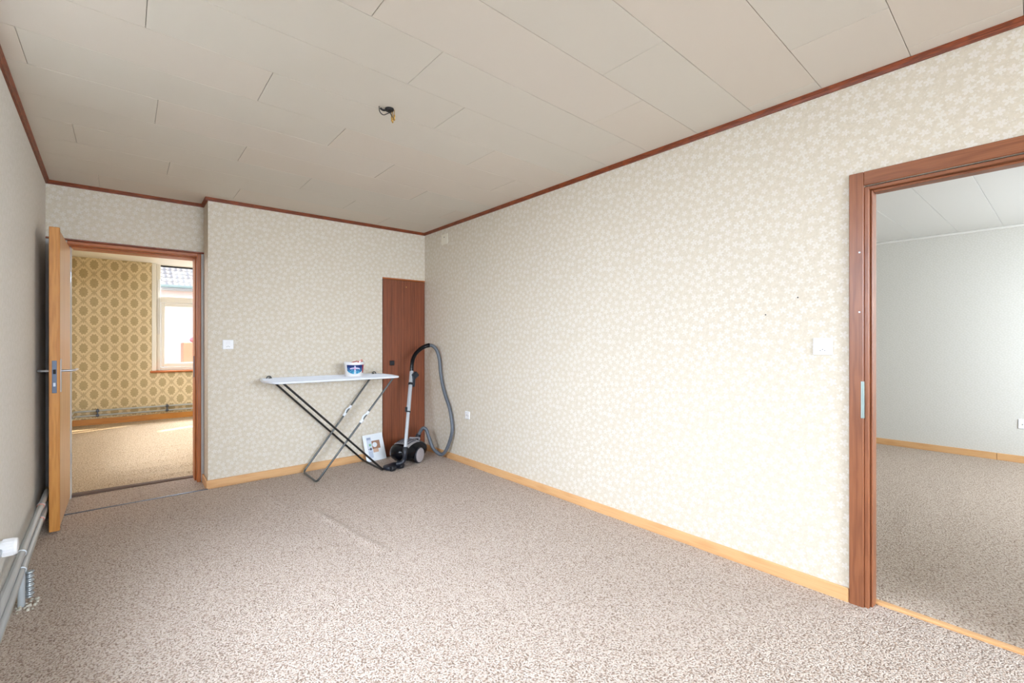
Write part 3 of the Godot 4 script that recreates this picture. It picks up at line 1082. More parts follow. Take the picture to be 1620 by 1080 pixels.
	bxd(st, 2.6985, 2.7005, 0.90, 1.075, 0.641, 0.650, 0.001)
	bxd(st, 2.697, 2.730, 0.90, 1.075, 0.6375, 0.641, 0.001)
	obj("strike_plate", done(st), M.strike_metal, df)
	for h in [1.69, 1.405]:
		st = new_st()
		lathe(st, PackedVector2Array([Vector2(0.004, 0), Vector2(0.004, 0.004), Vector2(0, 0.005)]), V(2.7005, h, 0.655), Vector3.LEFT, 8)
		obj("nail", done(st), M.steel, df)

# ---------------------------------------------------------------- fittings
func plate(called: String, label: String, category: String, at: Vector3, normal: Vector3, wide: float, high: float, rocker: bool, outlet: bool, group := "") -> Node3D:
	var t := thing(called, label, category, at, group)
	var b := Basis(Vector3.UP.cross(normal), Vector3.UP, normal)
	t.basis = b
	var st := new_st()
	box(st, Vector3(-wide / 2, -high / 2, 0), Vector3(wide / 2, high / 2, 0.009), 0.0035)
	obj("plate", done(st), M.white_plastic, t)
	if rocker:
		st = new_st()
		box(st, Vector3(-0.015, 0.004, 0.008), Vector3(0.015, 0.024, 0.014), 0.002, "wood", Transform3D(Basis(Vector3.RIGHT, -0.10), Vector3(0, 0, 0)))
		obj("rocker", done(st), M.white_plastic, t)
		st = new_st()
		lathe(st, PackedVector2Array([Vector2(0.0022, 0.0), Vector2(0.0022, 0.0006), Vector2(0.0, 0.0006)]), Vector3(0, 0.031, 0.0088), Vector3.BACK, 8)
		obj("screw", done(st), M.cream_plastic, t)
	if outlet:
		var cy := -0.018 if rocker else 0.0
		var k := 1.0 if rocker else 1.6
		for p in [Vector2(-0.011, -0.003), Vector2(0.011, -0.003), Vector2(0.0, 0.003)]:
			st = new_st()
			lathe(st, PackedVector2Array([Vector2(0.0025 * k, 0.0), Vector2(0.0025 * k, 0.0007), Vector2(0.0, 0.0007)]), Vector3(p.x * k * 0.9, cy + p.y * k, 0.0088), Vector3.BACK, 10)
			obj("socket_hole", done(st), M.dark_hole, t)
		if not rocker:
			st = new_st()
			lathe(st, PackedVector2Array([Vector2(0.026, 0.0), Vector2(0.026, 0.002), Vector2(0.023, 0.002), Vector2(0.023, 0.0)]), Vector3(0, 0, 0.0085), Vector3.BACK, 20)
			obj("socket_ring", done(st), M.cream_plastic, t)
	return t

func fittings() -> void:
	plate("light_switch", "white switch plate with three-hole socket, on the right wall beside the brown doorway", "light switch", V(2.716, 1.240, 0.811), Vector3.LEFT, 0.086, 0.086, true, true)
	plate("light_switch", "white switch plate with three-hole socket, on the far wall beside the alcove", "light switch", V(0.718, 1.238, 4.88), Vector3.BACK, 0.086, 0.086, true, true)
	plate("wall_socket", "white socket low on the right wall behind the vacuum cleaner's hose", "wall socket", V(2.716, 0.508, 3.985), Vector3.LEFT, 0.082, 0.08, false, true)
	plate("wall_socket", "white socket low on the grey wall beyond the right doorway", "wall socket", V(7.205, 0.405, 0.330), Vector3.LEFT, 0.095, 0.10, false, true)
	var t := thing("cover_plate", "cream junction cover with one hole high on the right wall near the far corner", "cover plate", V(2.716, 2.39, 4.43))
	var st := new_st()
	box(st, Vector3(-0.010, -0.055, -0.062), Vector3(0, 0.055, 0.062), 0.003)
	obj("plate", done(st), M.cream_plastic, t)
	st = new_st()
	lathe(st, PackedVector2Array([Vector2(0.007, 0), Vector2(0.007, 0.001), Vector2(0, 0.001)]), Vector3(-0.0098, 0.022, 0), Vector3.LEFT, 10)
	obj("hole", done(st), M.dark_hole, t)
	# dark nail dots left in the paper
	for q in [[1.4955, 0.926, "dark nail head in the wallpaper, upper of two left of the doorway casing"], [1.412, 1.086, "dark nail head in the wallpaper, lower of two left of the doorway casing"]]:
		st = new_st()
		lathe(st, PackedVector2Array([Vector2(0.0035, 0), Vector2(0.0035, 0.003), Vector2(0, 0.004)]), Vector3.ZERO, Vector3.LEFT, 8)
		var nl := obj("nail_head", done(st), M.dark_hole)
		nl.position = V(2.716, q[0], q[1])
		tag(nl, q[2], "nail")
	# bare lamp point in the ceiling
	var lp := thing("lamp_hook", "bare ceiling lamp point with black hook, wire loop and brass terminals", "lamp hook", V(1.113, CEIL, 2.389))
	st = new_st()
	lathe(st, PackedVector2Array([Vector2(0.0, -0.012), Vector2(0.02, -0.012), Vector2(0.024, -0.006), Vector2(0.024, 0.0)]), Vector3.ZERO, Vector3.UP, 16)
	obj("hole_cover", done(st), M.dark_hole, lp)
	st = new_st()
	tube(st, smooth_path([Vector3(-0.008, -0.008, 0), Vector3(-0.03, -0.012, -0.012), Vector3(-0.045, -0.004, -0.018)], 5), 0.0055, 8)
	obj("hook", done(st), M.dark_hole, lp)
	st = new_st()
	tube(st, smooth_path([Vector3(-0.055, 0.0, -0.01), Vector3(-0.052, -0.028, -0.008), Vector3(-0.034, -0.042, -0.004), Vector3(-0.012, -0.03, 0), Vector3(0.004, -0.022, 0), Vector3(0.016, -0.045, 0.004)], 6), 0.0025, 8)
	obj("wire", done(st), M.black_plastic, lp)
	for q in [[0.014, -0.066, 0.0], [0.026, -0.060, 0.006], [0.022, -0.07, -0.006]]:
		st = new_st()
		lathe(st, PackedVector2Array([Vector2(0, 0), Vector2(0.004, 0.002), Vector2(0.005, 0.008), Vector2(0.0035, 0.014), Vector2(0.005, 0.02), Vector2(0.005, 0.03), Vector2(0.002, 0.036), Vector2(0.002, 0.06)]), Vector3(q[0], q[1], q[2]), Vector3(0.1 * q[2] * 100.0 * 0.02, 1, 0), 8)
		obj("terminal", done(st), M.brass, lp)

func left_heating() -> void:
	var hp := thing("heating_pipe", "pair of grey heating pipes along the foot of the left wall past the open door", "pipe", LEFT * Vector3(0.046, 0, 1.8))
	hp.basis = LEFT.basis
	# local frame: x from the pipe line, z along the wall relative to 1.8
	for h in [0.215, 0.130]:
		var st := new_st()
		tube(st, PackedVector3Array([Vector3(0, h, -1.25), Vector3(0, h, 4.9)]), 0.0155, 14)
		var p := obj("pipe", done(st), M.pipe_paint, hp)
		for z in [-0.86]:
			st = new_st()
			lathe(st, PackedVector2Array([Vector2(0.015, -0.03), Vector2(0.020, -0.028), Vector2(0.020, 0.012), Vector2(0.015, 0.014)]), Vector3(0, h, z), Vector3.BACK, 14)
			obj("coupling", done(st), M.pipe_paint, p)
			st = new_st()
			lathe(st, PackedVector2Array([Vector2(0.0155, 0.014), Vector2(0.0185, 0.015), Vector2(0.0185, 0.022), Vector2(0.0155, 0.023)]), Vector3(0, h, z), Vector3.BACK, 14)
			obj("copper_ring", done(st), M.copper_ring, p)
		for z in [0.02, 1.9]:
			st = new_st()
			lathe(st, PackedVector2Array([Vector2(0.0155, -0.011), Vector2(0.0195, -0.010), Vector2(0.0195, 0.010), Vector2(0.0155, 0.011)]), Vector3(0, h, z), Vector3.BACK, 14)
			tube(st, PackedVector3Array([Vector3(-0.015, h, z), Vector3(-0.026, h, z)]), 0.004, 6)
			obj("bracket", done(st), M.pipe_paint, p)
	# risers that pass into the floor
	var st2 := new_st()
	tube(st2, rounded_path([Vector3(0, 0.13, 0.055), Vector3(0.002, 0.11, 0.055), Vector3(0.002, -0.045, 0.055)], 0.02), 0.014, 12)
	obj("riser", done(st2), M.pipe_paint, hp)
	st2 = new_st()
	var path := PackedVector3Array()
	var radii := PackedFloat32Array()
	for k in 37:
		path.append(Vector3(0.026, 0.118 - 0.13 * k / 36.0, 0.02))
		radii.append(0.0155 + 0.004 * sin(k * TAU / 6.0))
	tube(st2, path, 0.017, 14, radii)
	obj("ribbed_sleeve", done(st2), M.galvanised, hp)
	# debris where they go through
	var rb := thing("plaster_crumb", "little pile of plaster crumbs where the left pipes enter the carpet", "crumbs", LEFT * Vector3(0.06, floor_y(-0.4), 1.84), "", "stuff")
	st2 = new_st()
	var rng := RandomNumberGenerator.new()
	rng.seed = 8
	for k in 26:
		var s := rng.randf_range(0.004, 0.010)
		var c := Vector3(rng.randf_range(-0.03, 0.045), s * 0.5, rng.randf_range(-0.05, 0.09))
		box(st2, Vector3(-s, -s * 0.6, -s * 0.8), Vector3(s, s * 0.6, s * 0.8), s * 0.35, "wood", Transform3D(Basis.from_euler(Vector3(rng.randf() * 3.0, rng.randf() * 3.0, rng.randf() * 3.0)), c))
	obj("crumb", done(st2), M.old_skirting, rb).set_meta("kind", "stuff")
	# radiator beside the camera; only its valve head reaches into the picture
	var rd := thing("radiator", "white radiator under the left window; its white valve head juts out by the pipes", "radiator", LEFT * Vector3(0.06, 0, 3.6))
	rd.basis = LEFT.basis
	var st := new_st()
	box(st, Vector3(-0.025, 0.14, -0.55), Vector3(-0.010, 0.74, 1.0), 0.006)
	box(st, Vector3(0.010, 0.14, -0.55), Vector3(0.025, 0.74, 1.0), 0.006)
	obj("panel", done(st), M.white_plastic, rd)
	st = new_st()
	for k in 38:
		box(st, Vector3(-0.010, 0.16, -0.53 + k * 0.04), Vector3(0.010, 0.72, -0.51 + k * 0.04), 0.0)
	obj("fin", done(st), M.white_plastic, rd)
	st = new_st()
	tube(st, rounded_path([Vector3(0, 0.19, -0.55), Vector3(0, 0.19, -0.95), Vector3(0, 0.36, -0.95)], 0.03), 0.012, 10)
	obj("valve_body", done(st), M.galvanised, rd)
	# valve head: a ribbed cylinder lying across, pointing into the room
	st = new_st()
	var prof := PackedVector2Array([Vector2(0.0, 0.0), Vector2(0.028, 0.0), Vector2(0.031, 0.004), Vector2(0.036, 0.03), Vector2(0.036, 0.058), Vector2(0.033, 0.066), Vector2(0.0, 0.069)])
	lathe(st, prof, Vector3(-0.058, 0.362, -1.43), Vector3.RIGHT, 26)
	for k in 20:
		var a := TAU * k / 20.0
		var p := Vector3(-0.024, 0.362 + cos(a) * 0.0358, -1.43 + sin(a) * 0.0358)
		tube(st, PackedVector3Array([p + Vector3(-0.014, 0, 0), p + Vector3(0.020, 0, 0)]), 0.0018, 5)
	obj("valve_head", done(st), M.white_plastic, rd)
	st = new_st()
	tube(st, rounded_path([Vector3(0, 0.36, -0.95), Vector3(-0.03, 0.362, -1.0), Vector3(-0.04, 0.362, -1.36), Vector3(-0.046, 0.362, -1.42)], 0.03), 0.009, 8)
	obj("valve_pipe", done(st), M.galvanised, rd)

# ---------------------------------------------------------------- the things on the floor
func airer() -> void:
	var o := V(1.55, floor_y(1.55), 4.57)
	var t := thing("clothes_airer", "folding clothes airer with white wire top and crossed black legs, before the far wall", "clothes airer", o)
	var H := 0.913
	var e0 := 0.975; var e1 := 2.105; var d0 := 4.29; var d1 := 4.835
	var st := new_st()
	var ring := rounded_path([V(e0, H, d0), V(e1, H, d0), V(e1 + 0.03, H, (d0 + d1) / 2), V(e1, H, d1), V(e0, H, d1), V(e0 - 0.045, H, (d0 + d1) / 2)], 0.06, 6, true)
	for i in ring.size(): ring[i] -= o
	tube(st, ring, 0.0105, 10)
	obj("frame", done(st), M.rack_white, t)
	for k in 10:
		st = new_st()
		var d := d0 + 0.045 + (d1 - d0 - 0.09) * k / 9.0
		tube(st, PackedVector3Array([V(e0 - 0.038 + 0.043 * absf(k - 4.5) / 4.5, H + 0.006, d) - o, V(e1 + 0.01, H + 0.004, d) - o]), 0.0019, 6)
		obj("wire", done(st), M.rack_white, t)
	for e in [1.30, 1.78]:
		st = new_st()
		tube(st, PackedVector3Array([V(e, H - 0.003, d0) - o, V(e, H - 0.003, d1) - o]), 0.0045, 8)
		obj("cross_wire", done(st), M.rack_white, t)
	# black legs: from the left of the top down to the right
	var fr := floor_y(1.95) + 0.012
	st = new_st()
	var legs := rounded_path([V(1.04, H - 0.004, d0 + 0.02), V(1.955, fr, 4.325), V(1.955, fr, 4.85), V(1.04, H + 0.012, d1 - 0.02)], 0.045)
	for i in legs.size(): legs[i] -= o
	tube(st, legs, 0.0095, 10)
	obj("leg_frame", done(st), M.tube_black, t)
	# grey legs: from the right down to the left, with white hinges part way
	var fl := floor_y(1.34) + 0.012
	st = new_st()
	legs = rounded_path([V(2.06, H - 0.004, d0 + 0.035), V(1.338, fl, 4.375), V(1.338, fl, 4.79), V(2.06, H + 0.012, d1 - 0.035)], 0.045)
	for i in legs.size(): legs[i] -= o
	tube(st, legs, 0.0095, 10)
	obj("leg_frame", done(st), M.tube_grey, t)
	for q in [[V(2.06, H - 0.004, d0 + 0.035), V(1.338, fl, 4.375)], [V(2.06, H + 0.012, d1 - 0.035), V(1.338, fl, 4.79)]]:
		st = new_st()
		var a: Vector3 = q[0]
		var b: Vector3 = q[1]
		var u := (b - a).normalized()
		var s := Vector3(u.y, -u.x, 0).normalized()
		var c := a.lerp(b, 0.40) - o
		tube(st, PackedVector3Array([c - u * 0.062, c - u * 0.028]), 0.0145, 10)
		tube(st, PackedVector3Array([c + u * 0.030, c + u * 0.066]), 0.0145, 10)
		tube(st, smooth_path([c - u * 0.036, c - u * 0.01 + s * 0.013, c + u * 0.012 + s * 0.013, c + u * 0.036], 5), 0.009, 10)
		obj("leg_hinge", done(st), M.rack_white, t)
	for q in [V(1.04, H + 0.012, d1 - 0.02), V(2.06, H + 0.012, d1 - 0.035)]:
		st = new_st()
		tube(st, smooth_path([q - o + Vector3(-0.022, -0.012, 0), q - o + Vector3(-0.012, 0.012, 0), q - o + Vector3(0.012, 0.012, 0), q - o + Vector3(0.022, -0.012, 0)], 5), 0.006, 8)
		obj("leg_clip", done(st), M.tube_grey, t)

	# tub of pegs on the airer
	var at := V(1.752, H + 0.0085, 4.56)
	var bk := thing("bucket", "small white plastic tub with a blue and red printed label, standing on the clothes airer", "bucket", at)
	st = new_st()
	lathe(st, PackedVector2Array([Vector2(0, 0), Vector2(0.080, 0), Vector2(0.083, 0.004), Vector2(0.093, 0.118), Vector2(0.098, 0.119), Vector2(0.0985, 0.137), Vector2(0.096, 0.140), Vector2(0.092, 0.138), Vector2(0.080, 0.012), Vector2(0, 0.010)]), Vector3.ZERO, Vector3.UP, 40)
	obj("tub", done(st), M.white_plastic, bk)
	# the label hugs the tub
	for q in [["label", 0.82, -0.95, 0.014, 0.115, "bucket_print"], ["red_stripe", -0.95, -1.22, 0.036, 0.115, "label_red"]]:
		st = new_st()
		st.set_smooth_group(0)
		var face := atan2(1.752, 4.56)
		for k in 20:
			var cs: Array[Vector3] = []
			var us: Array[Vector2] = []
			for e in [[k, 0], [k + 1, 0], [k + 1, 1], [k, 1]]:
				var f: float = float(e[0]) / 20.0
				var ang: float = lerpf(q[1], q[2], f)
				var hh: float = lerpf(q[3], q[4], float(e[1]))
				var rr := lerpf(0.083, 0.093, (hh - 0.004) / 0.114) + 0.0009
				# angle measured from the direction of the camera, to the left positive
				var dir := Vector3(-sin(face + ang), 0, cos(face + ang))
				cs.append(dir * rr + Vector3(0, hh, 0))
				us.append(Vector2(f, 1.0 - e[1]))
			quad(st, cs[0], cs[1], cs[2], cs[3], cs[0] + cs[1] - Vector3(0, cs[0].y + cs[1].y, 0), us[0], us[1], us[2], us[3])
		obj(q[0], done(st), M[q[5]], bk)
	st = new_st()
	var bail := PackedVector3Array()
	for k in 15:
		var a := PI * k / 14.0
		bail.append(Vector3(0.100 * cos(a), 0.126 - 0.028 * sin(a), -0.101 * sin(a)))
	tube(st, bail, 0.002, 6)
	obj("bail_handle", done(st), M.white_plastic, bk)
	# red pegs that show above the rim
	for q in [[Vector3(-0.005, 0.138, 0.012), 0.3, 0.12], [Vector3(0.042, 0.142, 0.02), -0.2, 0.42]]:
		var pg := thing("clothes_peg", "red plastic clothes peg in the white tub, " + ("lying flat" if q[2] < 0.2 else "tilted higher, nearer the striped cupboard door"), "clothes peg", at + q[0])
		pg.basis = Basis(Vector3.UP, q[1]) * Basis(Vector3.BACK, q[2])
		for s in [-1.0, 1.0]:
			st = new_st()
			box(st, Vector3(-0.038, minf(0.001 * s, 0.008 * s), -0.005), Vector3(0.038, maxf(0.001 * s, 0.008 * s), 0.005), 0.002, "wood", Transform3D(Basis(Vector3.BACK, 0.07 * s), Vector3.ZERO))
			obj("arm", done(st), M.red_plastic, pg)
		st = new_st()
		lathe(st, PackedVector2Array([Vector2(0.0, -0.006), Vector2(0.005, -0.006), Vector2(0.005, 0.006), Vector2(0.0, 0.006)]), Vector3(0.006, 0, 0), Vector3.BACK, 10)
		obj("spring", done(st), M.steel, pg)

func vacuum() -> void:
	var fy := floor_y(2.3)
	var o := V(2.31, fy, 4.50)
	var t := thing("vacuum_cleaner", "black canister vacuum cleaner with silver wand and grey hose looped up in the far corner", "vacuum cleaner", o)
	var B := Basis(Vector3.UP, 0.506)
	var L := Transform3D(B, B * Vector3(0.012, 0, 0))
	# body: rounded cross-sections along its length
	var st := new_st()
	st.set_smooth_group(0)
	var ns := 36
	var na := 32
	var pt := func(i: int, k: int) -> Vector3:
		var s := -1.0 + 2.0 * i / ns
		s = sin(s * PI / 2.0)
		var hh: float = 0.108 * pow(maxf(0.0, 1.0 - pow(absf(s), 2.6)), 0.5) if s < 0.0 else 0.108 * pow(maxf(0.0, 1.0 - pow(absf(s), 2.0)), 0.62)
		var ww: float = 0.138 * pow(maxf(0.0, 1.0 - pow(absf(s), 3.2)), 0.5)
		var a := TAU * k / na
		var y: float = signf(sin(a)) * pow(absf(sin(a)), 0.85) * hh
		var z: float = signf(cos(a)) * pow(absf(cos(a)), 0.7) * ww
		return L * Vector3(s * 0.25, 0.018 + 0.108 - 0.02 * maxf(0.0, s) + y * (1.0 if y > 0.0 else 0.92), z)
	for i in ns:
		for k in na:
			var a: Vector3 = pt.call(i, k)
			var b: Vector3 = pt.call(i + 1, k)
			var c: Vector3 = pt.call(i + 1, k + 1)
			var d: Vector3 = pt.call(i, k + 1)
			quad(st, a, b, c, d, (a + c) / 2.0 - Vector3(0, 0.12, 0))
	var body := obj("body", done(st), M.gloss_black, t)
	# silver lid with ribs
	st = new_st()
	st.set_smooth_group(0)
	var lid := func(u: float, v: float) -> Vector3:
		var s := lerpf(-0.66, 0.20, u)
		var hh: float = 0.108 * pow(1.0 - pow(absf(s), 2.6 if s < 0.0 else 2.0), 0.5 if s < 0.0 else 0.62)
		var ww: float = 0.138 * pow(1.0 - pow(absf(s), 3.2), 0.5)
		var z := lerpf(-0.075, 0.105, v)
		var ca := pow(clampf(absf(z) / ww, 0, 1), 1.0 / 0.7)
		var y := pow(sqrt(maxf(0.0, 1.0 - ca * ca)), 0.85) * hh
		return L * Vector3(s * 0.25, 0.126 - 0.02 * maxf(0.0, s) + y + 0.004, z)
	for i in 14:
		for k in 10:
			quad(st, lid.call(i / 14.0, k / 10.0), lid.call((i + 1) / 14.0, k / 10.0), lid.call((i + 1) / 14.0, (k + 1) / 10.0), lid.call(i / 14.0, (k + 1) / 10.0), Vector3.UP)
	var lo := obj("lid", done(st), M.silver_plastic, t)
	st = new_st()
	for k in 6:
		var rib := PackedVector3Array()
		for i in 8: rib.append(lid.call(lerpf(0.10, 0.80, i / 7.0), 0.10 + 0.15 * k) + Vector3(0, 0.001, 0))
		tube(st, rib, 0.0045, 6)
	obj("vent_rib", done(st), M.steel_dark, lo)
	# carrying handle at the rear of the lid
	st = new_st()
	tube(st, smooth_path([L * Vector3(0.075, 0.215, 0.075), L * Vector3(0.10, 0.233, 0.06), L * Vector3(0.115, 0.225, 0.0), L * Vector3(0.10, 0.225, -0.06)], 6), 0.010, 10)
	obj("carry_handle", done(st), M.silver_plastic, t)
	# big side wheels and a bumper seam
	for s in [-1.0, 1.0]:
		st = new_st()
		var c := L * Vector3(-0.012, 0.082, s * 0.118)
		var ax := L.basis * Vector3(0, 0, s)
		lathe(st, PackedVector2Array([Vector2(0.0, 0.0), Vector2(0.083, 0.0), Vector2(0.083, 0.022), Vector2(0.078, 0.028), Vector2(0.070, 0.028)]), c, ax, 36)
		var wh := obj("wheel", done(st), M.black_plastic, t)
		st = new_st()
		lathe(st, PackedVector2Array([Vector2(0.074, 0.026), Vector2(0.073, 0.030), Vector2(0.060, 0.033), Vector2(0.050, 0.030), Vector2(0.026, 0.034), Vector2(0.0, 0.036)]), c, ax, 36)
		obj("wheel_cap", done(st), M.wheel_grey, wh)
	st = new_st()
	var c2 := L * Vector3(-0.17, 0.028, 0.0)
	lathe(st, PackedVector2Array([Vector2(0.0, -0.015), Vector2(0.028, -0.015), Vector2(0.028, 0.015), Vector2(0.0, 0.015)]), c2, L.basis * Vector3(0, 0, 1), 18)
	obj("front_castor", done(st), M.black_plastic, t)
	# hose: swivel on the rear top, up in a small arch, down behind, then the tall loop against the right wall
	var hose: Array = [V(2.462, 0.205, 4.60), V(2.475, 0.235, 4.592), V(2.495, 0.285, 4.575), V(2.515, 0.318, 4.552), V(2.54, 0.298, 4.528), V(2.56, 0.215, 4.505), V(2.588, 0.105, 4.468), V(2.615, 0.052, 4.376), V(2.638, 0.072, 4.315), V(2.660, 0.177, 4.258), V(2.678, 0.321, 4.22), V(2.686, 0.464, 4.255), V(2.686, 0.572, 4.30), V(2.686, 0.675, 4.37), V(2.686, 0.794, 4.432), V(2.684, 0.932, 4.47), V(2.676, 1.066, 4.48), V(2.655, 1.165, 4.50), V(2.628, 1.212, 4.53), V(2.600, 1.224, 4.57)]
	for i in hose.size(): hose[i] -= o
	var dense := smooth_path(hose, 16)
	var path := PackedVector3Array()
	var radii := PackedFloat32Array()
	for i in dense.size():
		path.append(dense[i])
		radii.append(0.0195 if i % 2 == 0 else 0.0172)
	st = new_st()
	tube(st, path, 0.019, 14, radii)
	obj("hose", done(st), M.hose_grey, t)
	st = new_st()
	tube(st, PackedVector3Array([V(2.440, 0.160, 4.607) - o, V(2.482, 0.250, 4.588) - o]), 0.027, 16)
	obj("hose_swivel", done(st), M.navy_plastic, t)
	# handle
	st = new_st()
	var hd := smooth_path([V(2.372, 0.935, 4.55) - o, V(2.387, 1.04, 4.562) - o, V(2.425, 1.115, 4.578) - o, V(2.488, 1.172, 4.592) - o, V(2.550, 1.207, 4.590) - o, V(2.606, 1.225, 4.566) - o], 7)
	radii = PackedFloat32Array()
	for i in hd.size(): radii.append(lerpf(0.020, 0.0235, float(i) / hd.size()))
	tube(st, hd, 0.021, 14, radii)
	obj("handle", done(st), M.gloss_black, t)
	# wand
	var wa := V(2.162, 0.175, 4.282) - o
	var wb := V(2.374, 0.945, 4.55) - o
	var wm := wa.lerp(wb, 0.50)
	st = new_st()
	tube(st, PackedVector3Array([wm - (wb - wa) * 0.03, wb]), 0.0205, 16)
	var wand := obj("wand", done(st), M.wand_silver, t)
	st = new_st()
	tube(st, PackedVector3Array([wa, wm]), 0.0172, 16)
	obj("inner_tube", done(st), M.wand_silver, wand)
	st = new_st()
	tube(st, PackedVector3Array([wm - (wb - wa) * 0.038, wm - (wb - wa) * 0.024]), 0.0235, 16)
	var u := (wb - wa).normalized()
	box(st, Vector3(-0.034, -0.012, -0.012), Vector3(-0.016, 0.04, 0.012), 0.004, "wood", Transform3D(Basis.IDENTITY, wm - u * 0.012))
	obj("collar", done(st), M.black_plastic, wand)
	# tool clip near the top of the wand
	st = new_st()
	var cl := wa.lerp(wb, 0.83)
	tube(st, PackedVector3Array([cl - u * 0.012, cl + u * 0.012]), 0.026, 16)
	box(st, Vector3(0.018, -0.03, -0.018), Vector3(0.050, 0.10, 0.018), 0.008, "wood", Transform3D(Basis(Vector3.BACK, -0.05), cl))
	box(st, Vector3(-0.026, -0.03, -0.020), Vector3(0.036, 0.030, 0.020), 0.008, "wood", Transform3D(Basis(Vector3.BACK, 0.72), cl + Vector3(0.052, 0.088, 0.0)))
	obj("tool_clip", done(st), M.navy_plastic, wand)
	# neck and floor head
	st = new_st()
	tube(st, smooth_path([wa + u * 0.03, wa - u * 0.03, V(2.150, 0.085, 4.278) - o, V(2.122, 0.055, 4.285) - o, V(2.085, 0.045, 4.31) - o], 6), 0.0225, 14)
	var hn := obj("neck", done(st), M.navy_plastic, t)
	st = new_st()
	st.set_smooth_group(0)
	var hb := Transform3D(Basis(Vector3.UP, 0.32), V(2.056, floor_y(2.05), 4.352) - o)
	var hp := func(i: int, k: int) -> Vector3:
		var s := sin((-1.0 + 2.0 * i / 18.0) * PI / 2.0)
		var f := pow(maxf(0.0, 1.0 - pow(absf(s), 5.0)), 0.5)
		var a := TAU * k / 20.0
		var y: float = 0.028 + 0.027 * signf(sin(a)) * pow(absf(sin(a)), 0.7) * f
		var z: float = signf(cos(a)) * pow(absf(cos(a)), 0.6) * 0.058 * f
		return hb * Vector3(s * 0.098, y - 0.002, z)
	for i in 18:
		for k in 20:
			var a: Vector3 = hp.call(i, k)
			var c: Vector3 = hp.call(i + 1, k + 1)
			quad(st, a, hp.call(i + 1, k), c, hp.call(i, k + 1), (a + c) / 2.0 - hb * Vector3(0, 0.024, 0))
	obj("floor_head", done(st), M.navy_plastic, t)
	for sx in [-0.05, 0.062]:
		st = new_st()
		lathe(st, PackedVector2Array([Vector2(0, -0.028), Vector2(0.023, -0.027), Vector2(0.0275, -0.018), Vector2(0.0275, 0.018), Vector2(0.023, 0.027), Vector2(0, 0.028)]), hb * Vector3(sx, 0.0275, 0.060), hb.basis * Vector3.RIGHT, 18)
		obj("head_roller", done(st), M.black_plastic, t)

func dust_bag() -> void:
	var at := V(2.076, floor_y(2.07) + 0.002, 4.764)
	var t := thing("dust_bag_pack", "white flat pack of vacuum dust bags leaning on the far wall beside the cupboard door", "dust bag pack", at)
	t.basis = Basis(Vector3.RIGHT, -0.33) * Basis(Vector3.BACK, 0.055)
	var st := new_st()
	# slightly puffy wrapper
	st.set_smooth_group(0)
	var w := 0.222
	var h := 0.285
	var skin := func(i: int, k: int, s: float) -> Vector3:
		var x := -1.0 + 2.0 * i / 10.0
		var y := -1.0 + 2.0 * k / 12.0
		var p := (1.0 - pow(absf(x), 4.0)) * (1.0 - pow(absf(y), 4.0))
		return Vector3(x * w / 2.0, (y + 1.0) * h / 2.0, s * (0.0012 + 0.0085 * p))
	for i in 10:
		for k in 12:
			for s in [-1.0, 1.0]:
				quad(st, skin.call(i, k, s), skin.call(i + 1, k, s), skin.call(i + 1, k + 1, s), skin.call(i, k + 1, s), Vector3(0, 0, s))
	obj("wrapper", done(st), M.wrapper, t)
	st = new_st()
	st.set_smooth_group(0xFFFFFFFF)
	var z := 0.0108
	quad(st, Vector3(-0.078, 0.035, z), Vector3(-0.028, 0.035, z), Vector3(-0.028, 0.255, z), Vector3(-0.078, 0.255, z), Vector3.BACK, Vector2(0, 1), Vector2(1, 1), Vector2(1, 0), Vector2(0, 0))
	obj("print_strip", done(st), M.bag_print, t)
	# cardboard collar with its round hole
	st = new_st()
	st.set_smooth_group(0xFFFFFFFF)
	var c := Vector2(0.004, 0.168)
	var hole := PackedVector2Array()
	var outer := PackedVector2Array()
	for k in 32:
		var a := TAU * k / 32.0
		hole.append(c + Vector2(cos(a), sin(a)) * 0.027)
		var q := Vector2(cos(a), sin(a))
		var m := maxf(absf(q.x), absf(q.y))
		outer.append(Vector2(0.018, 0.168) + Vector2(q.x / m * 0.044, q.y / m * 0.043))
	for k in 32:
		var j := (k + 1) % 32
		for zz in [z - 0.001, z + 0.002]:
			quad(st, Vector3(hole[k].x, hole[k].y, zz), Vector3(hole[j].x, hole[j].y, zz), Vector3(outer[j].x, outer[j].y, zz), Vector3(outer[k].x, outer[k].y, zz), Vector3(0, 0, 1.0 if zz > z else -1.0))
		quad(st, Vector3(outer[k].x, outer[k].y, z - 0.001), Vector3(outer[j].x, outer[j].y, z - 0.001), Vector3(outer[j].x, outer[j].y, z + 0.002), Vector3(outer[k].x, outer[k].y, z + 0.002), Vector3(outer[k].x - c.x, outer[k].y - c.y, 0))
	obj("cardboard_collar", done(st), M.cardboard, t)
	st = new_st()
	box(st, Vector3(-0.022, 0.088, z - 0.002), Vector3(0.036, 0.124, z + 0.0012), 0.0008)
	obj("card_flap", done(st), M.light_card, t)

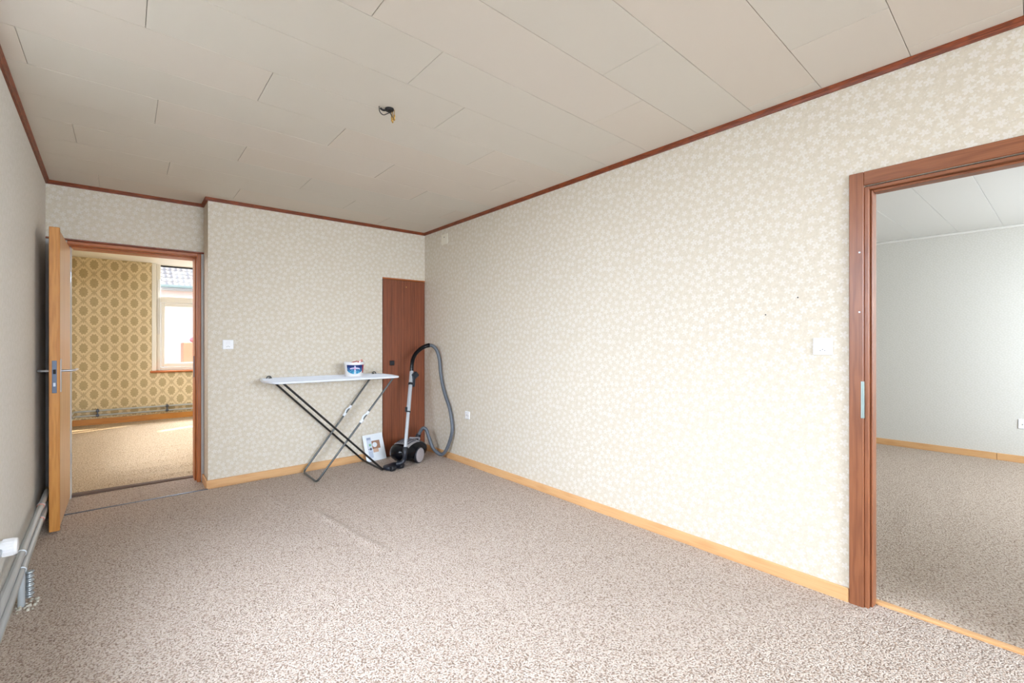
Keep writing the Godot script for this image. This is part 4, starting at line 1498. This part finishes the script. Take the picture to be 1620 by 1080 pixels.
# ---------------------------------------------------------------- outside the bedroom window
func outside() -> void:
	var st := new_st()
	wall(st, -14.0, 16.0, -1.4, -0.9, 10.3, 40.0)
	struct("ground", done(st), M.ground_grey, "grey paved yard outside the bedroom window", "ground")
	var hs := thing("neighbour_house", "white neighbouring house with grey tiled roof and blue gutter outside the bedroom window", "house", V(1.5, -0.9, 18.3))
	var o := hs.position
	st = new_st()
	box(st, V(-4.0, -0.9, 24.0) - o, V(7.0, 2.85, 18.3) - o, 0.0)
	obj("wall", done(st), M.house_white, hs)
	st = new_st()
	bxd_at(st, o, -4.2, 7.2, 2.66, 2.92, 18.02, 18.06, 0.01)
	bxd_at(st, o, -4.2, 7.2, 2.66, 2.70, 18.06, 18.31, 0.01)
	obj("fascia", done(st), M.fascia_pink, hs)
	st = new_st()
	var half := PackedVector2Array()
	for k in 9:
		var a := PI + PI * k / 8.0
		half.append(Vector2(cos(a) * 0.075, sin(a) * 0.085))
	sweep(st, half, V(-4.2, 3.02, 17.93) - o, V(7.2, 3.02, 17.93) - o, Vector3.BACK, Vector3.UP)
	obj("gutter", done(st), M.gutter_blue, hs)
	var pitch := deg_to_rad(27.0)
	var R := Transform3D(Basis(Vector3.RIGHT, pitch), V(0.0, 2.98, 17.93) - o)      # local -z runs up the slope
	st = new_st()
	box(st, Vector3(-4.2, -0.10, -6.5), Vector3(7.2, -0.03, 0.1), 0.0, "wood", R)
	obj("roof", done(st), M.roof_tile_dark, hs)
	# one interlocking tile with two rolls, shared by all
	st = new_st()
	st.set_smooth_group(0)
	var tw := 0.30
	var tl := 0.40
	var prof := PackedVector2Array()
	for k in 17:
		var x := tw * k / 16.0
		prof.append(Vector2(x, 0.026 * pow(0.5 + 0.5 * cos(TAU * x / 0.15), 1.2)))
	for k in 16:
		var a := prof[k]
		var b := prof[k + 1]
		for s in [0.0, 0.016]:
			quad(st, Vector3(a.x, a.y + s + 0.02, 0), Vector3(b.x, b.y + s + 0.02, 0), Vector3(b.x, b.y + s, -tl), Vector3(a.x, a.y + s, -tl), Vector3(0, 1.0 if s > 0.0 else -1.0, 0))
		quad(st, Vector3(a.x, a.y + 0.02, 0), Vector3(b.x, b.y + 0.02, 0), Vector3(b.x, b.y + 0.036, 0), Vector3(a.x, a.y + 0.036, 0), Vector3.BACK)
	var tile: ArrayMesh = done(st).commit()
	var rng := RandomNumberGenerator.new()
	rng.seed = 12
	var shades := [M.roof_tile, M.roof_tile_dark, M.roof_tile_light]
	for row in 13:
		for k in 12:
			var mi := obj("roof_tile", tile, shades[rng.randi() % 3], hs)
			mi.transform = R * Transform3D(Basis.IDENTITY, Vector3(-0.3 + k * tw + (0.0 if row % 2 == 0 else 0.0) + rng.randf_range(-0.004, 0.004), 0.0, 0.04 - row * 0.34))
	# garden box with a pink bloom, low in the window
	var gb := thing("garden_box", "orange garden box topped with a pink bloom, low outside the bedroom window", "planter", V(1.62, -0.9, 13.6))
	o = gb.position
	st = new_st()
	bxd_at(st, o, 1.05, 2.2, -0.9, 1.24, 13.3, 13.9, 0.02)
	obj("box", done(st), M.terracotta, gb)
	st = new_st()
	for q in [[1.30, 1.30, 13.5, 0.11], [1.48, 1.33, 13.55, 0.13], [1.68, 1.29, 13.6, 0.11], [1.40, 1.28, 13.72, 0.10], [1.85, 1.28, 13.55, 0.09]]:
		lathe(st, PackedVector2Array([Vector2(0, -q[3] * 0.7), Vector2(q[3] * 0.7, -q[3] * 0.45), Vector2(q[3], 0), Vector2(q[3] * 0.75, q[3] * 0.5), Vector2(0, q[3] * 0.75)]), V(q[0], q[1], q[2]) - o, Vector3.UP, 12)
	obj("bloom", done(st), M.pink, gb)

func _ready() -> void:
	setup()
	materials()
	room()
	side_room()
	bedroom()
	doors()
	fittings()
	left_heating()
	airer()
	vacuum()
	dust_bag()
	outside()
